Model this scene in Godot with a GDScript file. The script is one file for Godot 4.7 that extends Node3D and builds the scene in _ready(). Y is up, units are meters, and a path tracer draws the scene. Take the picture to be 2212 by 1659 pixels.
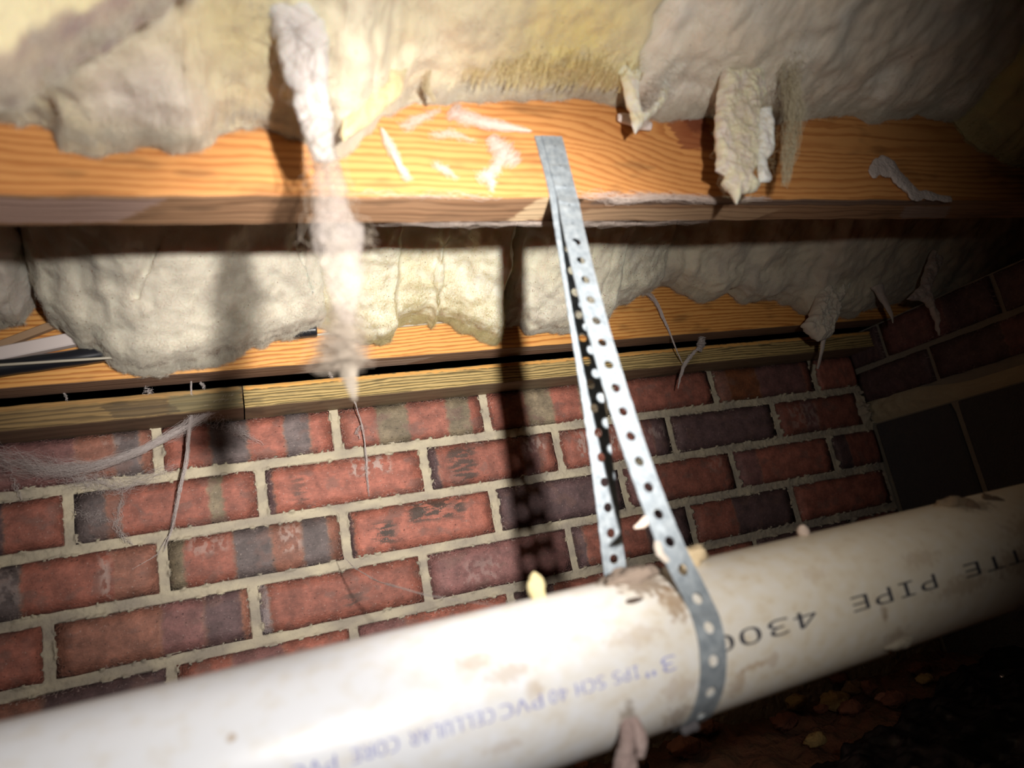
extends Node3D
# Crawlspace: brick foundation wall, sill, two floor joists, sagging fibreglass, PVC drain pipe in a perforated strap.
# Metres, y up, y = 0 at the height of the camera; the brick face is the plane z = 0; the soil lies at y = -0.30.

const GROUND := -0.30
const PIPE_AT := Vector3(-0.0135, -0.0733, 0.5110)
const PIPE_R := 0.04445
var pipe_axis := Vector3(0.99935485, 0.00614569, -0.03538524).normalized()
var pe1 := Vector3.UP
var pe2 := Vector3.BACK
var M := {}
var rng := RandomNumberGenerator.new()
var tuft_mesh: ArrayMesh
var fleck_mesh: ArrayMesh

# ------------------------------------------------------------------ geometry
class Geo:
	var p := PackedVector3Array()
	var n := PackedVector3Array()
	var uv := PackedVector2Array()
	var c := PackedColorArray()
	var ix := PackedInt32Array()

	func grid_normals(P: PackedVector3Array, nu: int, nv: int, flip: bool) -> PackedVector3Array:
		var N := PackedVector3Array()
		N.resize(P.size())
		var w := nu + 1
		for j in nv:
			for i in nu:
				var a := j * w + i
				var f := (P[a + w + 1] - P[a]).cross(P[a + w] - P[a + 1])
				N[a] += f
				N[a + 1] += f
				N[a + w] += f
				N[a + w + 1] += f
		for k in N.size():
			N[k] = N[k].normalized() * (-1.0 if flip else 1.0)
		return N

	# u to the right and v upwards seen from the front, unless flip
	func add_grid(P: PackedVector3Array, UV: PackedVector2Array, C: PackedColorArray, nu: int, nv: int, flip := false, N := PackedVector3Array()) -> void:
		var base := p.size()
		if N.is_empty():
			N = grid_normals(P, nu, nv, flip)
		p.append_array(P)
		n.append_array(N)
		if UV.is_empty():
			UV = PackedVector2Array()
			UV.resize(P.size())
		uv.append_array(UV)
		if C.is_empty():
			C = PackedColorArray()
			C.resize(P.size())
			C.fill(Color.WHITE)
		c.append_array(C)
		var w := nu + 1
		for j in nv:
			for i in nu:
				var a := base + j * w + i
				if flip:
					ix.append_array(PackedInt32Array([a, a + 1, a + w + 1, a, a + w + 1, a + w]))
				else:
					ix.append_array(PackedInt32Array([a, a + w + 1, a + 1, a, a + w, a + w + 1]))

	func add_closed_grid(P: PackedVector3Array, UV: PackedVector2Array, C: PackedColorArray, nu: int, nv: int, wrap := false) -> void:
		var N := grid_normals(P, nu, nv, false)
		var w := nu + 1
		if wrap:
			for j in nv + 1:
				var s := (N[j * w] + N[j * w + nu]).normalized()
				N[j * w] = s
				N[j * w + nu] = s
		var mid := Vector3.ZERO
		for q in P:
			mid += q
		mid /= P.size()
		var t := 0.0
		for k in P.size():
			t += N[k].dot(P[k] - mid)
		if t < 0.0:
			for k in N.size():
				N[k] = -N[k]
		add_grid(P, UV, C, nu, nv, t < 0.0, N)

	func add_tube(path: PackedVector3Array, radii: PackedFloat32Array, sides: int, col := Color.WHITE, capped := true) -> void:
		var P := PackedVector3Array()
		var UV := PackedVector2Array()
		var C := PackedColorArray()
		var m := path.size()
		var up := Vector3.UP
		if absf((path[m - 1] - path[0]).normalized().dot(up)) > 0.9:
			up = Vector3.RIGHT
		var rows := 0
		for j in m:
			var t := (path[mini(j + 1, m - 1)] - path[maxi(j - 1, 0)]).normalized()
			var a := t.cross(up).normalized()
			if a.length() < 0.5:
				a = Vector3.FORWARD
			var b := t.cross(a).normalized()
			up = b if up.dot(b) > 0.0 else -b
			var rings := [radii[j]]
			if capped and j == 0:
				rings = [0.00001, radii[j]]
			elif capped and j == m - 1:
				rings = [radii[j], 0.00001]
			for r in rings:
				for i in sides + 1:
					var f := TAU * i / sides
					P.append(path[j] + (a * cos(f) + up * sin(f)) * r)
					UV.append(Vector2(float(i) / sides, float(j) / (m - 1)))
					C.append(col)
				rows += 1
		add_closed_grid(P, UV, C, sides, rows - 1, true)

	func add_blob(at: Vector3, r: Vector3, noise: FastNoiseLite, amp: float, col := Color.WHITE, nu := 24, nv := 14) -> void:
		var P := PackedVector3Array()
		var C := PackedColorArray()
		for j in nv + 1:
			for i in nu + 1:
				var th := PI * j / nv
				var f := TAU * (i % nu) / nu
				var d := Vector3(sin(th) * cos(f), cos(th), sin(th) * sin(f))
				var k := 1.0 + amp * noise.get_noise_3dv((at + d * r) * 1000.0)
				P.append(at + d * r * k)
				C.append(col)
		add_closed_grid(P, PackedVector2Array(), C, nu, nv, true)

	func add_box(lo: Vector3, hi: Vector3, b := 0.0, col := Color.WHITE) -> void:
		# rounded box: a swept rounded rectangle in x and y, closed at the ends in z
		var mid := (lo + hi) / 2.0
		var h := (hi - lo) / 2.0
		var ring := PackedVector2Array()
		for q in 4:
			for k in (3 if b > 0.0 else 1):
				var f := PI / 2 * q + (PI / 4 * k if b > 0.0 else 0.0)
				var cx := (h.x - b) * (1 if q == 0 or q == 3 else -1)
				var cy := (h.y - b) * (1 if q < 2 else -1)
				ring.append(Vector2(cx + b * cos(f), cy + b * sin(f)))
		ring.append(ring[0])
		var m := ring.size() - 1
		var inner := maxf(0.0, 1.0 - b / minf(h.x, h.y))
		for side in [-1.0, 1.0]:
			var P := PackedVector3Array()
			for s in [0.0, inner]:
				for q in ring:
					P.append(mid + Vector3(q.x * s, q.y * s, h.z * side))
			add_flat(P, m, col, Vector3(0, 0, side))
		var layers := [[inner, -h.z], [1.0, -h.z + b], [1.0, h.z - b], [inner, h.z]] if b > 0.0 else [[1.0, -h.z], [1.0, h.z]]
		for k in layers.size() - 1:
			for i in m:
				var P := PackedVector3Array()
				for l in [layers[k], layers[k + 1]]:
					for q in [ring[i], ring[i + 1]]:
						P.append(mid + Vector3(q.x * l[0], q.y * l[0], l[1]))
				var out := (P[0] + P[1] + P[2] + P[3]) / 4.0 - mid
				add_flat(P, 1, col, out)

	func add_flat(P: PackedVector3Array, nu: int, col: Color, out: Vector3) -> void:
		var N := grid_normals(P, nu, 1, false)
		var t := Vector3.ZERO
		for q in N:
			t += q
		var flip := t.dot(out) < 0.0
		var face := t.normalized() * (-1.0 if flip else 1.0)
		N.fill(face)
		var C := PackedColorArray()
		C.resize(P.size())
		C.fill(col)
		var UV := PackedVector2Array()
		for q in P:
			UV.append(Vector2(q.x, q.y))
		add_grid(P, UV, C, nu, 1, flip, N)

	func mesh(shift := Vector3.ZERO) -> ArrayMesh:
		var a := []
		a.resize(Mesh.ARRAY_MAX)
		if shift != Vector3.ZERO:
			for k in p.size():
				p[k] -= shift
		a[Mesh.ARRAY_VERTEX] = p
		a[Mesh.ARRAY_NORMAL] = n
		a[Mesh.ARRAY_TEX_UV] = uv
		a[Mesh.ARRAY_COLOR] = c
		a[Mesh.ARRAY_INDEX] = ix
		var m := ArrayMesh.new()
		m.add_surface_from_arrays(Mesh.PRIMITIVE_TRIANGLES, a)
		return m

func noise(seed_: int, freq: float, octaves := 3, kind := FastNoiseLite.TYPE_SIMPLEX_SMOOTH) -> FastNoiseLite:
	var f := FastNoiseLite.new()
	f.seed = seed_
	f.frequency = freq
	f.noise_type = kind
	f.fractal_octaves = octaves
	return f

# ------------------------------------------------------------------ objects
func tag(o: Node, label: String, category := "", group := "") -> Node:
	o.set_meta("label", label)
	if category:
		o.set_meta("category", category)
	if group:
		o.set_meta("group", group)
	return o

func thing(called: String, label: String, category: String, at: Vector3, group := "") -> Node3D:
	var o := Node3D.new()
	o.name = called
	o.position = at
	add_child(o, true)
	tag(o, label, category, group)
	return o

func part(called: String, g: Geo, m: Material, parent: Node3D, stuff := false) -> MeshInstance3D:
	var o := MeshInstance3D.new()
	o.name = called
	var at := Vector3.ZERO
	var q: Node = parent
	while q is Node3D and q != self:
		at += q.position
		q = q.get_parent()
	o.mesh = g.mesh(at)
	o.material_override = m
	parent.add_child(o, true)
	if stuff:
		o.set_meta("kind", "stuff")
	return o

func single(called: String, g: Geo, m: Material, at: Vector3, label: String, category: String, group := "") -> MeshInstance3D:
	var o := MeshInstance3D.new()
	o.name = called
	o.mesh = g.mesh(at)
	o.material_override = m
	o.position = at
	add_child(o, true)
	tag(o, label, category, group)
	return o

func struct_(called: String, g: Geo, m: Material) -> MeshInstance3D:
	var o := part(called, g, m, self)
	o.set_meta("kind", "structure")
	return o

func mm(called: String, mesh: Mesh, where: Array[Transform3D], m: Material, parent: Node3D) -> MultiMeshInstance3D:
	var t := MultiMesh.new()
	t.transform_format = MultiMesh.TRANSFORM_3D
	t.mesh = mesh
	t.instance_count = where.size()
	for k in where.size():
		t.set_instance_transform(k, where[k])
	var o := MultiMeshInstance3D.new()
	o.name = called
	o.multimesh = t
	o.material_override = m
	o.set_meta("kind", "stuff")
	parent.add_child(o, true)
	return o

func mat(col: Color, rough := 0.9, metal := 0.0) -> StandardMaterial3D:
	var m := StandardMaterial3D.new()
	m.albedo_color = col
	m.roughness = rough
	m.metallic = metal
	m.vertex_color_use_as_albedo = true
	return m

func c8(r: float, g: float, b: float) -> Color:
	return Color(r / 255.0, g / 255.0, b / 255.0)

func lin(r: float, g: float, b: float) -> Color:
	return c8(r, g, b).srgb_to_linear()

func relief(m: StandardMaterial3D, n: FastNoiseLite, scale_: float, depth_cm: float, ridged := false, size := 512) -> StandardMaterial3D:
	var t := NoiseTexture2D.new()
	t.width = size
	t.height = size
	t.seamless = true
	if ridged:
		n.fractal_type = FastNoiseLite.FRACTAL_RIDGED
	t.noise = n
	m.uv1_triplanar = true
	m.uv1_world_triplanar = true
	m.uv1_scale = Vector3.ONE * scale_
	m.heightmap_enabled = true
	m.heightmap_texture = t
	m.heightmap_scale = depth_cm
	return m

# ------------------------------------------------------------------ computed textures
func image_from(w: int, h: int, data: PackedByteArray, format := Image.FORMAT_RGB8) -> ImageTexture:
	return ImageTexture.create_from_image(Image.create_from_data(w, h, false, format, data))

# Flat-sawn softwood: grain lines along x that part round knots. v below 0.8 is the wide face, the rest the narrow edge.
func wood_maps(w: int, h: int, length: float, height: float, spacing: float, light: Color, dark: Color, edge_light: Color, edge_dark: Color, seed_: int, knots: Array, sway: Callable, patches: Array, edge_patches: Array) -> Array:
	var warp := noise(seed_, 1.0, 3)
	var fine := noise(seed_ + 1, 1.0, 2)
	var spot := noise(seed_ + 2, 1.0, 4)
	var px := PackedByteArray()
	px.resize(w * h * 3)
	var hi := PackedByteArray()
	hi.resize(w * h)
	var k := 0
	for y in h:
		var v := (y + 0.5) / h
		var edge := v > 0.82
		for x in w:
			var u := (x + 0.5) / w
			var mx := u * length
			var my := v / 0.8 * height if not edge else (v - 0.82) / 0.18 * 0.038
			var g := 0.0
			var red := 0.0
			if not edge:
				var sy: float = my + sway.call(mx, my)
				for q in knots:
					var dx: float = (mx - q[0]) / q[2]
					var dy: float = (my - q[1]) / q[2]
					var d := sqrt(dx * dx * 0.35 + dy * dy)
					sy += signf(dy) * q[2] * -0.9 * exp(-d * 0.75)
					red = maxf(red, 1.0 - smoothstep(0.55, 1.0, sqrt(dx * dx + dy * dy) + 0.2 * fine.get_noise_2d(mx * 300, my * 300)))
				g = sy / spacing + 0.9 * warp.get_noise_2d(mx * 3.0, my * 26.0) + 0.12 * fine.get_noise_2d(mx * 30.0, my * 200.0)
			else:
				g = my / 0.006 + 1.2 * warp.get_noise_2d(mx * 3.0, my * 40.0 + 9.0)
			var t := g - floorf(g)
			var line := smoothstep(0.35, 0.86, t) * (1.0 - smoothstep(0.9, 1.0, t))
			var streak := 0.5 + 0.5 * fine.get_noise_2d(mx * 14.0, my * 900.0)
			var blotch := spot.get_noise_2d(mx * 9.0, my * 30.0)
			var col := (edge_light if edge else light).lerp(edge_dark if edge else dark, clampf(line * (0.45 if edge else 0.8) + 0.22 * (streak - 0.5), 0.0, 1.0))
			col = col.lerp(Color(0.34, 0.17, 0.1), red * 0.75)
			if blotch < -0.25:
				col = col.darkened(clampf((-0.25 - blotch) * 0.5, 0.0, 0.2))
			for q in (edge_patches if edge else patches):
				# [x0, y0, x1, y1, slant, colour, strength]
				var rag := 0.006 * spot.get_noise_2d(mx * 60.0, my * 400.0)
				var xx: float = mx + q[4] * (my - q[1]) + rag
				var inside := smoothstep(q[0], q[0] + 0.004, xx) * (1.0 - smoothstep(q[2] - 0.004, q[2], xx)) * smoothstep(q[1], q[1] + 0.002, my + rag * 0.4) * (1.0 - smoothstep(q[3] - 0.002, q[3], my + rag * 0.4))
				col = col.lerp(q[5], inside * q[6])
			px[k * 3] = int(clampf(col.r, 0, 1) * 255)
			px[k * 3 + 1] = int(clampf(col.g, 0, 1) * 255)
			px[k * 3 + 2] = int(clampf(col.b, 0, 1) * 255)
			hi[k] = int(clampf(0.55 + 0.3 * line + 0.2 * (streak - 0.5) - 0.1 * red, 0, 1) * 255)
			k += 1
	return [image_from(w, h, px), image_from(w, h, hi, Image.FORMAT_L8)]

func wood_material(maps: Array, rough: float, depth: float) -> StandardMaterial3D:
	var m := mat(Color.WHITE, rough)
	m.albedo_texture = maps[0]
	m.heightmap_enabled = true
	m.heightmap_texture = maps[1]
	m.heightmap_scale = depth
	return m

# Beam along x: a rounded rectangle in (z, y) swept from x0 to x1.
func beam(x0: float, x1: float, zb: float, zf: float, y0: float, y1: float, round_: float, nu: int, seed_: int, wobble: float, rows := 1, ridges := 0.0) -> Geo:
	var g := Geo.new()
	var jit := noise(seed_, 1.0, 3)
	var prof := []   # z, y, v
	var hgt := y1 - y0
	for k in 2:
		prof.append([zb, lerpf(y1, y0 + round_, k), lerpf(0.8, 0.01, k)])
	for k in 4:
		var f := PI + PI / 2 * (k + 0.5) / 4.0
		prof.append([zb + round_ + round_ * cos(f), y0 + round_ + round_ * sin(f), 0.995])
	prof.append([zb + round_, y0, 0.99])
	prof.append([zf - round_, y0, 0.84])
	for k in 4:
		var f := -PI / 2 + PI / 2 * (k + 0.5) / 4.0
		prof.append([zf - round_ + round_ * cos(f), y0 + round_ + round_ * sin(f), 0.84 - 0.005 * k if k < 2 else 0.004 * k])
	for k in rows + 1:
		var y := lerpf(y0 + round_, y1 - (round_ if ridges > 0 else 0.0), float(k) / rows)
		var dz := 0.0
		if ridges > 0.0:
			dz = ridges * (sin((y - y0) * 1050.0) + 0.5 * sin((y - y0) * 2300.0 + 1.0)) - ridges
		prof.append([zf + dz, y, (y - y0) / hgt * 0.8])
	if ridges > 0.0:
		for k in 4:
			var f := PI / 2 * (k + 0.5) / 4.0
			prof.append([zf - round_ + round_ * cos(f), y1 - round_ + round_ * sin(f), 0.79])
	prof.append([zf - round_ if ridges > 0 else zf, y1, 0.8])
	prof.append([zb, y1, 0.8])
	var m := prof.size() - 1
	var P := PackedVector3Array()
	var UV := PackedVector2Array()
	for i in nu + 1:
		var x := lerpf(x0, x1, float(i) / nu)
		for q in prof:
			var wob := wobble * jit.get_noise_3d(x * 25.0, q[1] * 60.0, q[0] * 60.0)
			P.append(Vector3(x, q[1] + wob * 0.6, q[0] + wob))
			UV.append(Vector2(float(i) / nu, q[2]))
	g.add_closed_grid(P, UV, PackedColorArray(), m, nu)
	for e in 2:
		var Q := PackedVector3Array()
		for s in [0.0, 1.0]:
			for j in m + 1:
				var b := P[(nu if e else 0) * (m + 1) + j]
				Q.append(Vector3(b.x, y0 + hgt / 2, (zb + zf) / 2).lerp(b, s))
		g.add_flat(Q, m, Color.WHITE, Vector3(1 if e else -1, 0, 0))
	return g

# ------------------------------------------------------------------ brickwork
# joints across each course (x of the head joints), and the flashed bands of each brick: colour letter + where it ends in per cent
var course_joints := [
	[-0.285, -0.0822, 0.123, 0.3266, 0.528, 0.7096, 0.919, 1.03],
	[-0.378, -0.1747, 0.0265, 0.2301, 0.4237, 0.613, 0.8146, 1.0, 1.03],
	[-0.288, -0.0853, 0.1174, 0.3155, 0.513, 0.7102, 0.9108, 1.03],
	[-0.40, -0.1982, 0.0055, 0.2082, 0.4134, 0.6107, 0.8056, 1.01],
	[-0.288, -0.0848, 0.1122, 0.315, 0.515, 0.712, 0.91, 1.03],
	[-0.40, -0.198, 0.006, 0.209, 0.413, 0.612, 0.806, 1.01],
	[-0.288, -0.085, 0.113, 0.315, 0.515, 0.712, 0.91, 1.03],
]
var course_bands := [
	["M60 B80 D94 B100", "R26 D48 R70 D86 R100", "P24 O46 P74 O91 R100", "R12 B28 O50 R73 O100", "R100", "B12 N42 M90 R100", "R100"],
	["R26 K72 R100", "D16 B24 R72 O80 R100", "K4 R100", "K6 R72 M86 R100", "R76 M84 K100", "K100", "R30 M45 R100", "R100"],
	["B14 D32 R78 B100", "O8 R36 D58 B76 D93 B100", "K2 R100", "K100", "M20 R100", "M22 R100", "K30 R100"],
	["R100", "B52 M75 K96 B100", "W5 R100", "M100", "K8 R60 K100", "R40 K100", "R100"],
	["B40 K100", "R30 M60 R100", "M30 R100", "K30 R100", "R100", "K100", "R100"],
	["R100", "K100", "K60 M100", "K40 M100", "K100", "M60 K100", "K100"],
	["R100", "R100", "R100", "R100", "R100", "R100", "R100"],
]
# lime bloom on single bricks: course, brick, from u, to u, from v, to v (v from the top), strength
var bloom := [[1, 2, 0.5, 0.82, 0.0, 0.5, 0.95], [1, 2, 0.05, 0.5, 0.0, 0.14, 0.5], [1, 3, 0.72, 0.95, 0.05, 0.5, 0.7], [1, 4, 0.1, 0.6, 0.0, 0.8, 0.75], [1, 4, 0.75, 1.0, 0.2, 0.6, 0.6], [1, 6, 0.1, 0.5, 0.1, 0.9, 0.5],
	[2, 0, 0.1, 0.35, 0.05, 0.8, 0.5], [2, 0, 0.68, 0.78, 0.0, 1.0, 0.8], [2, 1, 0.08, 0.35, 0.0, 0.45, 0.6], [2, 1, 0.6, 0.78, 0.05, 0.7, 0.7], [3, 2, 0.0, 0.06, 0.0, 1.0, 0.8], [3, 3, 0.2, 0.5, 0.3, 0.9, 0.4], [1, 0, 0.2, 0.7, 0.2, 0.9, 0.35], [0, 0, 0.7, 0.9, 0.1, 0.4, 0.4], [2, 4, 0.75, 0.95, 0.0, 0.5, 0.4]]
# soot smudges on single bricks
var soot := [[2, 2, 0.1, 0.35, 0.3, 0.85, 0.9], [2, 2, 0.35, 0.85, 0.0, 0.5, 0.85], [1, 3, 0.08, 0.4, 0.05, 0.95, 0.75], [1, 2, 0.1, 0.28, 0.1, 0.9, 0.5], [3, 2, 0.45, 0.65, 0.4, 0.9, 0.6]]
var tones := {}
var brick_uv := {}

func brick_atlas() -> void:
	tones = {"R": c8(150, 92, 77), "P": c8(162, 102, 86), "D": c8(104, 92, 90), "O": c8(132, 118, 96), "B": c8(142, 96, 80), "M": c8(124, 86, 82), "K": c8(98, 76, 76), "W": c8(176, 160, 160), "N": c8(130, 78, 48)}
	var W := 2048
	var H := 720
	var px := PackedByteArray()
	px.resize(W * H * 3)
	px.fill(90)
	var hi := PackedByteArray()
	hi.resize(W * H)
	hi.fill(128)
	var a := noise(41, 1.0, 4)
	var b := noise(42, 1.0, 2)
	var e := noise(43, 1.0, 4)
	var cell := 0
	for k in course_joints.size():
		for i in course_joints[k].size() - 1:
			var ox := (cell % 8) * 256
			var oy := (cell / 8) * 80
			brick_uv[Vector2i(k, i)] = Rect2(float(ox + 6) / W, float(oy + 4) / H, 244.0 / W, 72.0 / H)
			var bands := []
			for s in course_bands[k][i].split(" "):
				bands.append([tones[s[0]], float(s.substr(1)) / 100.0])
			var own_bloom := bloom.filter(func(q): return q[0] == k and q[1] == i)
			var own_soot := soot.filter(func(q): return q[0] == k and q[1] == i)
			var shade := 1.0 + 0.07 * sin(cell * 2.3)
			for y in 80:
				for x in 256:
					var u := (x - 6) / 244.0
					var v := (y - 4) / 72.0
					var wx := cell * 300.0 + x
					var e1 := e.get_noise_2d(wx * 0.03, y * 0.03)
					var e2 := a.get_noise_2d(wx * 0.11, y * 0.11)
					var uu := u + 0.018 * e1 + 0.012 * e2
					var col: Color = bands[0][0]
					for q in bands.size() - 1:
						var s := smoothstep(bands[q][1] - 0.012, bands[q][1] + 0.012, uu)
						col = col.lerp(bands[q + 1][0], s)
						var rim := exp(-pow((uu - bands[q][1]) / 0.012, 2.0))
						col = col.lerp(c8(150, 112, 92), 0.35 * rim)
					var n2 := b.get_noise_2d(wx * 0.35, y * 0.35)
					var streak := b.get_noise_2d(wx * 0.05, y * 0.6 + 200.0)
					col *= shade * (1.0 + 0.22 * e1 + 0.10 * e2 + 0.06 * n2 + 0.08 * streak)
					col = col.lerp(c8(118, 90, 82), 0.5 * smoothstep(0.15, 0.5, a.get_noise_2d(wx * 0.018 + 500.0, y * 0.025)))
					for q in own_soot:
						var f: float = smoothstep(q[2], q[2] + 0.1, u) * (1 - smoothstep(q[3] - 0.1, q[3], u)) * smoothstep(q[4] - 0.1, q[4] + 0.15, v) * (1 - smoothstep(q[5] - 0.15, q[5] + 0.1, v))
						col = col.lerp(c8(66, 58, 52), smoothstep(0.0, 0.3, e.get_noise_2d(wx * 0.025 + 70, y * 0.09)  + 0.25 * f - 0.05 + 0.3 * n2) * f * q[6])
					var lime := 0.0
					for q in own_bloom:
						var f: float = smoothstep(q[2], q[2] + 0.05, u) * (1 - smoothstep(q[3] - 0.05, q[3], u + 0.0)) * smoothstep(q[4] - 0.1, q[4] + 0.1, v) * (1 - smoothstep(q[5] - 0.15, q[5], v))
						lime = maxf(lime, smoothstep(-0.15, 0.2, a.get_noise_2d(wx * 0.07, y * 0.05 + 40)) * f * q[6])
					var edge := minf(minf(u * 3.3, (1 - u) * 3.3), minf(v, 1 - v))
					lime = maxf(lime, smoothstep(0.50, 0.62, a.get_noise_2d(wx * 0.2 + 900, y * 0.2) + 0.4 * (1.0 - smoothstep(0.0, 0.14, edge)) * smoothstep(-0.2, 0.3, e.get_noise_2d(wx * 0.015, y * 0.02 + 60))) * 0.75)
					col = col.darkened(0.14 * (1.0 - smoothstep(0.0, 0.05, edge)))
					col = col.lerp(c8(186, 170, 162), lime * 0.8)
					var pit := smoothstep(0.55, 0.65, a.get_noise_2d(wx * 0.16 + 300, y * 0.16 + 80))
					col = col.darkened(0.45 * pit)
					var o := (oy + y) * W + ox + x
					px[o * 3] = int(clampf(col.r, 0, 1) * 255)
					px[o * 3 + 1] = int(clampf(col.g, 0, 1) * 255)
					px[o * 3 + 2] = int(clampf(col.b, 0, 1) * 255)
					hi[o] = int(clampf(0.5 + 0.2 * e2 + 0.2 * n2 + 0.25 * lime - 0.4 * pit, 0, 1) * 255)
			cell += 1
	var m := mat(Color.WHITE, 0.72)
	m.albedo_texture = image_from(W, H, px)
	m.heightmap_enabled = true
	m.heightmap_texture = image_from(W, H, hi, Image.FORMAT_L8)
	m.heightmap_scale = 0.1
	M.brick = m

func bed(k: int) -> float:      # centre of the bed joint below course k
	return 0.1576 - k * 0.0677

func brick(rect: Rect2, lo: Vector2, hi: Vector2, proud: float, seed_: int, depth := 0.03) -> Geo:
	var g := Geo.new()
	var jit := noise(seed_, 1.0, 2)
	var nx := 11
	var ny := 4
	var P := PackedVector3Array()
	var UV := PackedVector2Array()
	for j in range(-1, ny + 2):
		for i in range(-1, nx + 2):
			var u := clampf(float(i) / nx, 0, 1)
			var v := clampf(float(j) / ny, 0, 1)
			var rim := i <= 0 or j <= 0 or i >= nx or j >= ny
			var back := i < 0 or j < 0 or i > nx or j > ny
			var x := lerpf(lo.x, hi.x, u)
			var y := lerpf(lo.y, hi.y, v)
			if rim:
				x += 0.0013 * jit.get_noise_2d(x * 160, y * 160 + 5)
				y += 0.0016 * jit.get_noise_2d(x * 160 + 50, y * 160)
			var z := proud + 0.0006 * jit.get_noise_2d(x * 60, y * 60) - (0.0016 if rim else 0.0)
			if back:
				z = -depth
			P.append(Vector3(x, y, z))
			UV.append(Vector2(rect.position.x + rect.size.x * u, rect.position.y + rect.size.y * (1 - v)))
	g.add_grid(P, UV, PackedColorArray(), nx + 2, ny + 2)
	return g

func build_wall() -> void:
	brick_atlas()
	var m := mat(Color.WHITE, 0.95)
	relief(m, noise(7, 0.03, 4), 9.0, 0.1)
	M.mortar = m
	var smear := noise(61, 1.0, 4)
	var lump := noise(62, 1.0, 3)
	var tint := noise(63, 1.0, 3)
	var g := Geo.new()
	var x0 := -0.40
	var x1 := 1.012
	var y0 := -0.36
	var y1 := 0.2165
	var nu := 900
	var nv := 340
	var P := PackedVector3Array()
	var C := PackedColorArray()
	for j in nv + 1:
		for i in nu + 1:
			var x := lerpf(x0, x1, float(i) / nu)
			var y := lerpf(y0, y1, float(j) / nv)
			var k := clampi(int(floor((bed(0) - y) / 0.0677)) + 1, 0, course_joints.size() - 1)
			var inside := minf(y - (bed(k) + 0.0062), (bed(k - 1) - 0.0062 if k > 0 else 9.0) - y)
			var js: Array = course_joints[k]
			var near := 9.0
			for q in js:
				near = minf(near, absf(x - q) - 0.006)
			inside = minf(inside, near)
			var s := smear.get_noise_2d(x * 70, y * 70)
			var s2 := lump.get_noise_2d(x * 260, y * 260)
			# how far the mortar laps over the arris of the brick
			var lap := 0.0004 + 0.0024 * smoothstep(-0.05, 0.5, s) + 0.0011 * s2
			var z := -0.0030 + 0.0014 * lump.get_noise_2d(x * 70, y * 70) + 0.0004 * s2
			z = lerpf(z, 0.0016 + 0.0004 * s2, smoothstep(-0.0035, 0.0, inside) * smoothstep(0.0012, 0.0024, lap))
			z = lerpf(z, -0.012, smoothstep(-0.0004, 0.0009, inside - lap))
			# squeezed-out mortar against the pier
			var dx := (x - 1.0) / 0.035
			var dy := (y - 0.118) / 0.022
			z += 0.012 * exp(-dx * dx - dy * dy) * (1.0 + 0.5 * s)
			P.append(Vector3(x, y, z))
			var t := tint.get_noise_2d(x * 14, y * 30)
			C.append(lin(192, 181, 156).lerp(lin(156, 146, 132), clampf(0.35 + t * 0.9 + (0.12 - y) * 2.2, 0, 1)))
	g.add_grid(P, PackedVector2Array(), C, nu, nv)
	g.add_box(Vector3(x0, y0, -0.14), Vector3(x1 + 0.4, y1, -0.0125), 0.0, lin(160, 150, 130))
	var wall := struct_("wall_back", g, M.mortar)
	var sd := 100
	for k in course_joints.size():
		for i in course_joints[k].size() - 1:
			sd += 1
			var lo := Vector2(course_joints[k][i] + 0.006, bed(k) + 0.0062)
			var hi := Vector2(minf(course_joints[k][i + 1] - 0.006, 1.012), minf(bed(k - 1) - 0.0062, 0.2160))
			if hi.x - lo.x < 0.01:
				continue
			part("brick", brick(brick_uv[Vector2i(k, i)], lo, hi, 0.0008 + 0.0016 * sin(sd * 1.7), sd), M.brick, wall)

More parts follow.
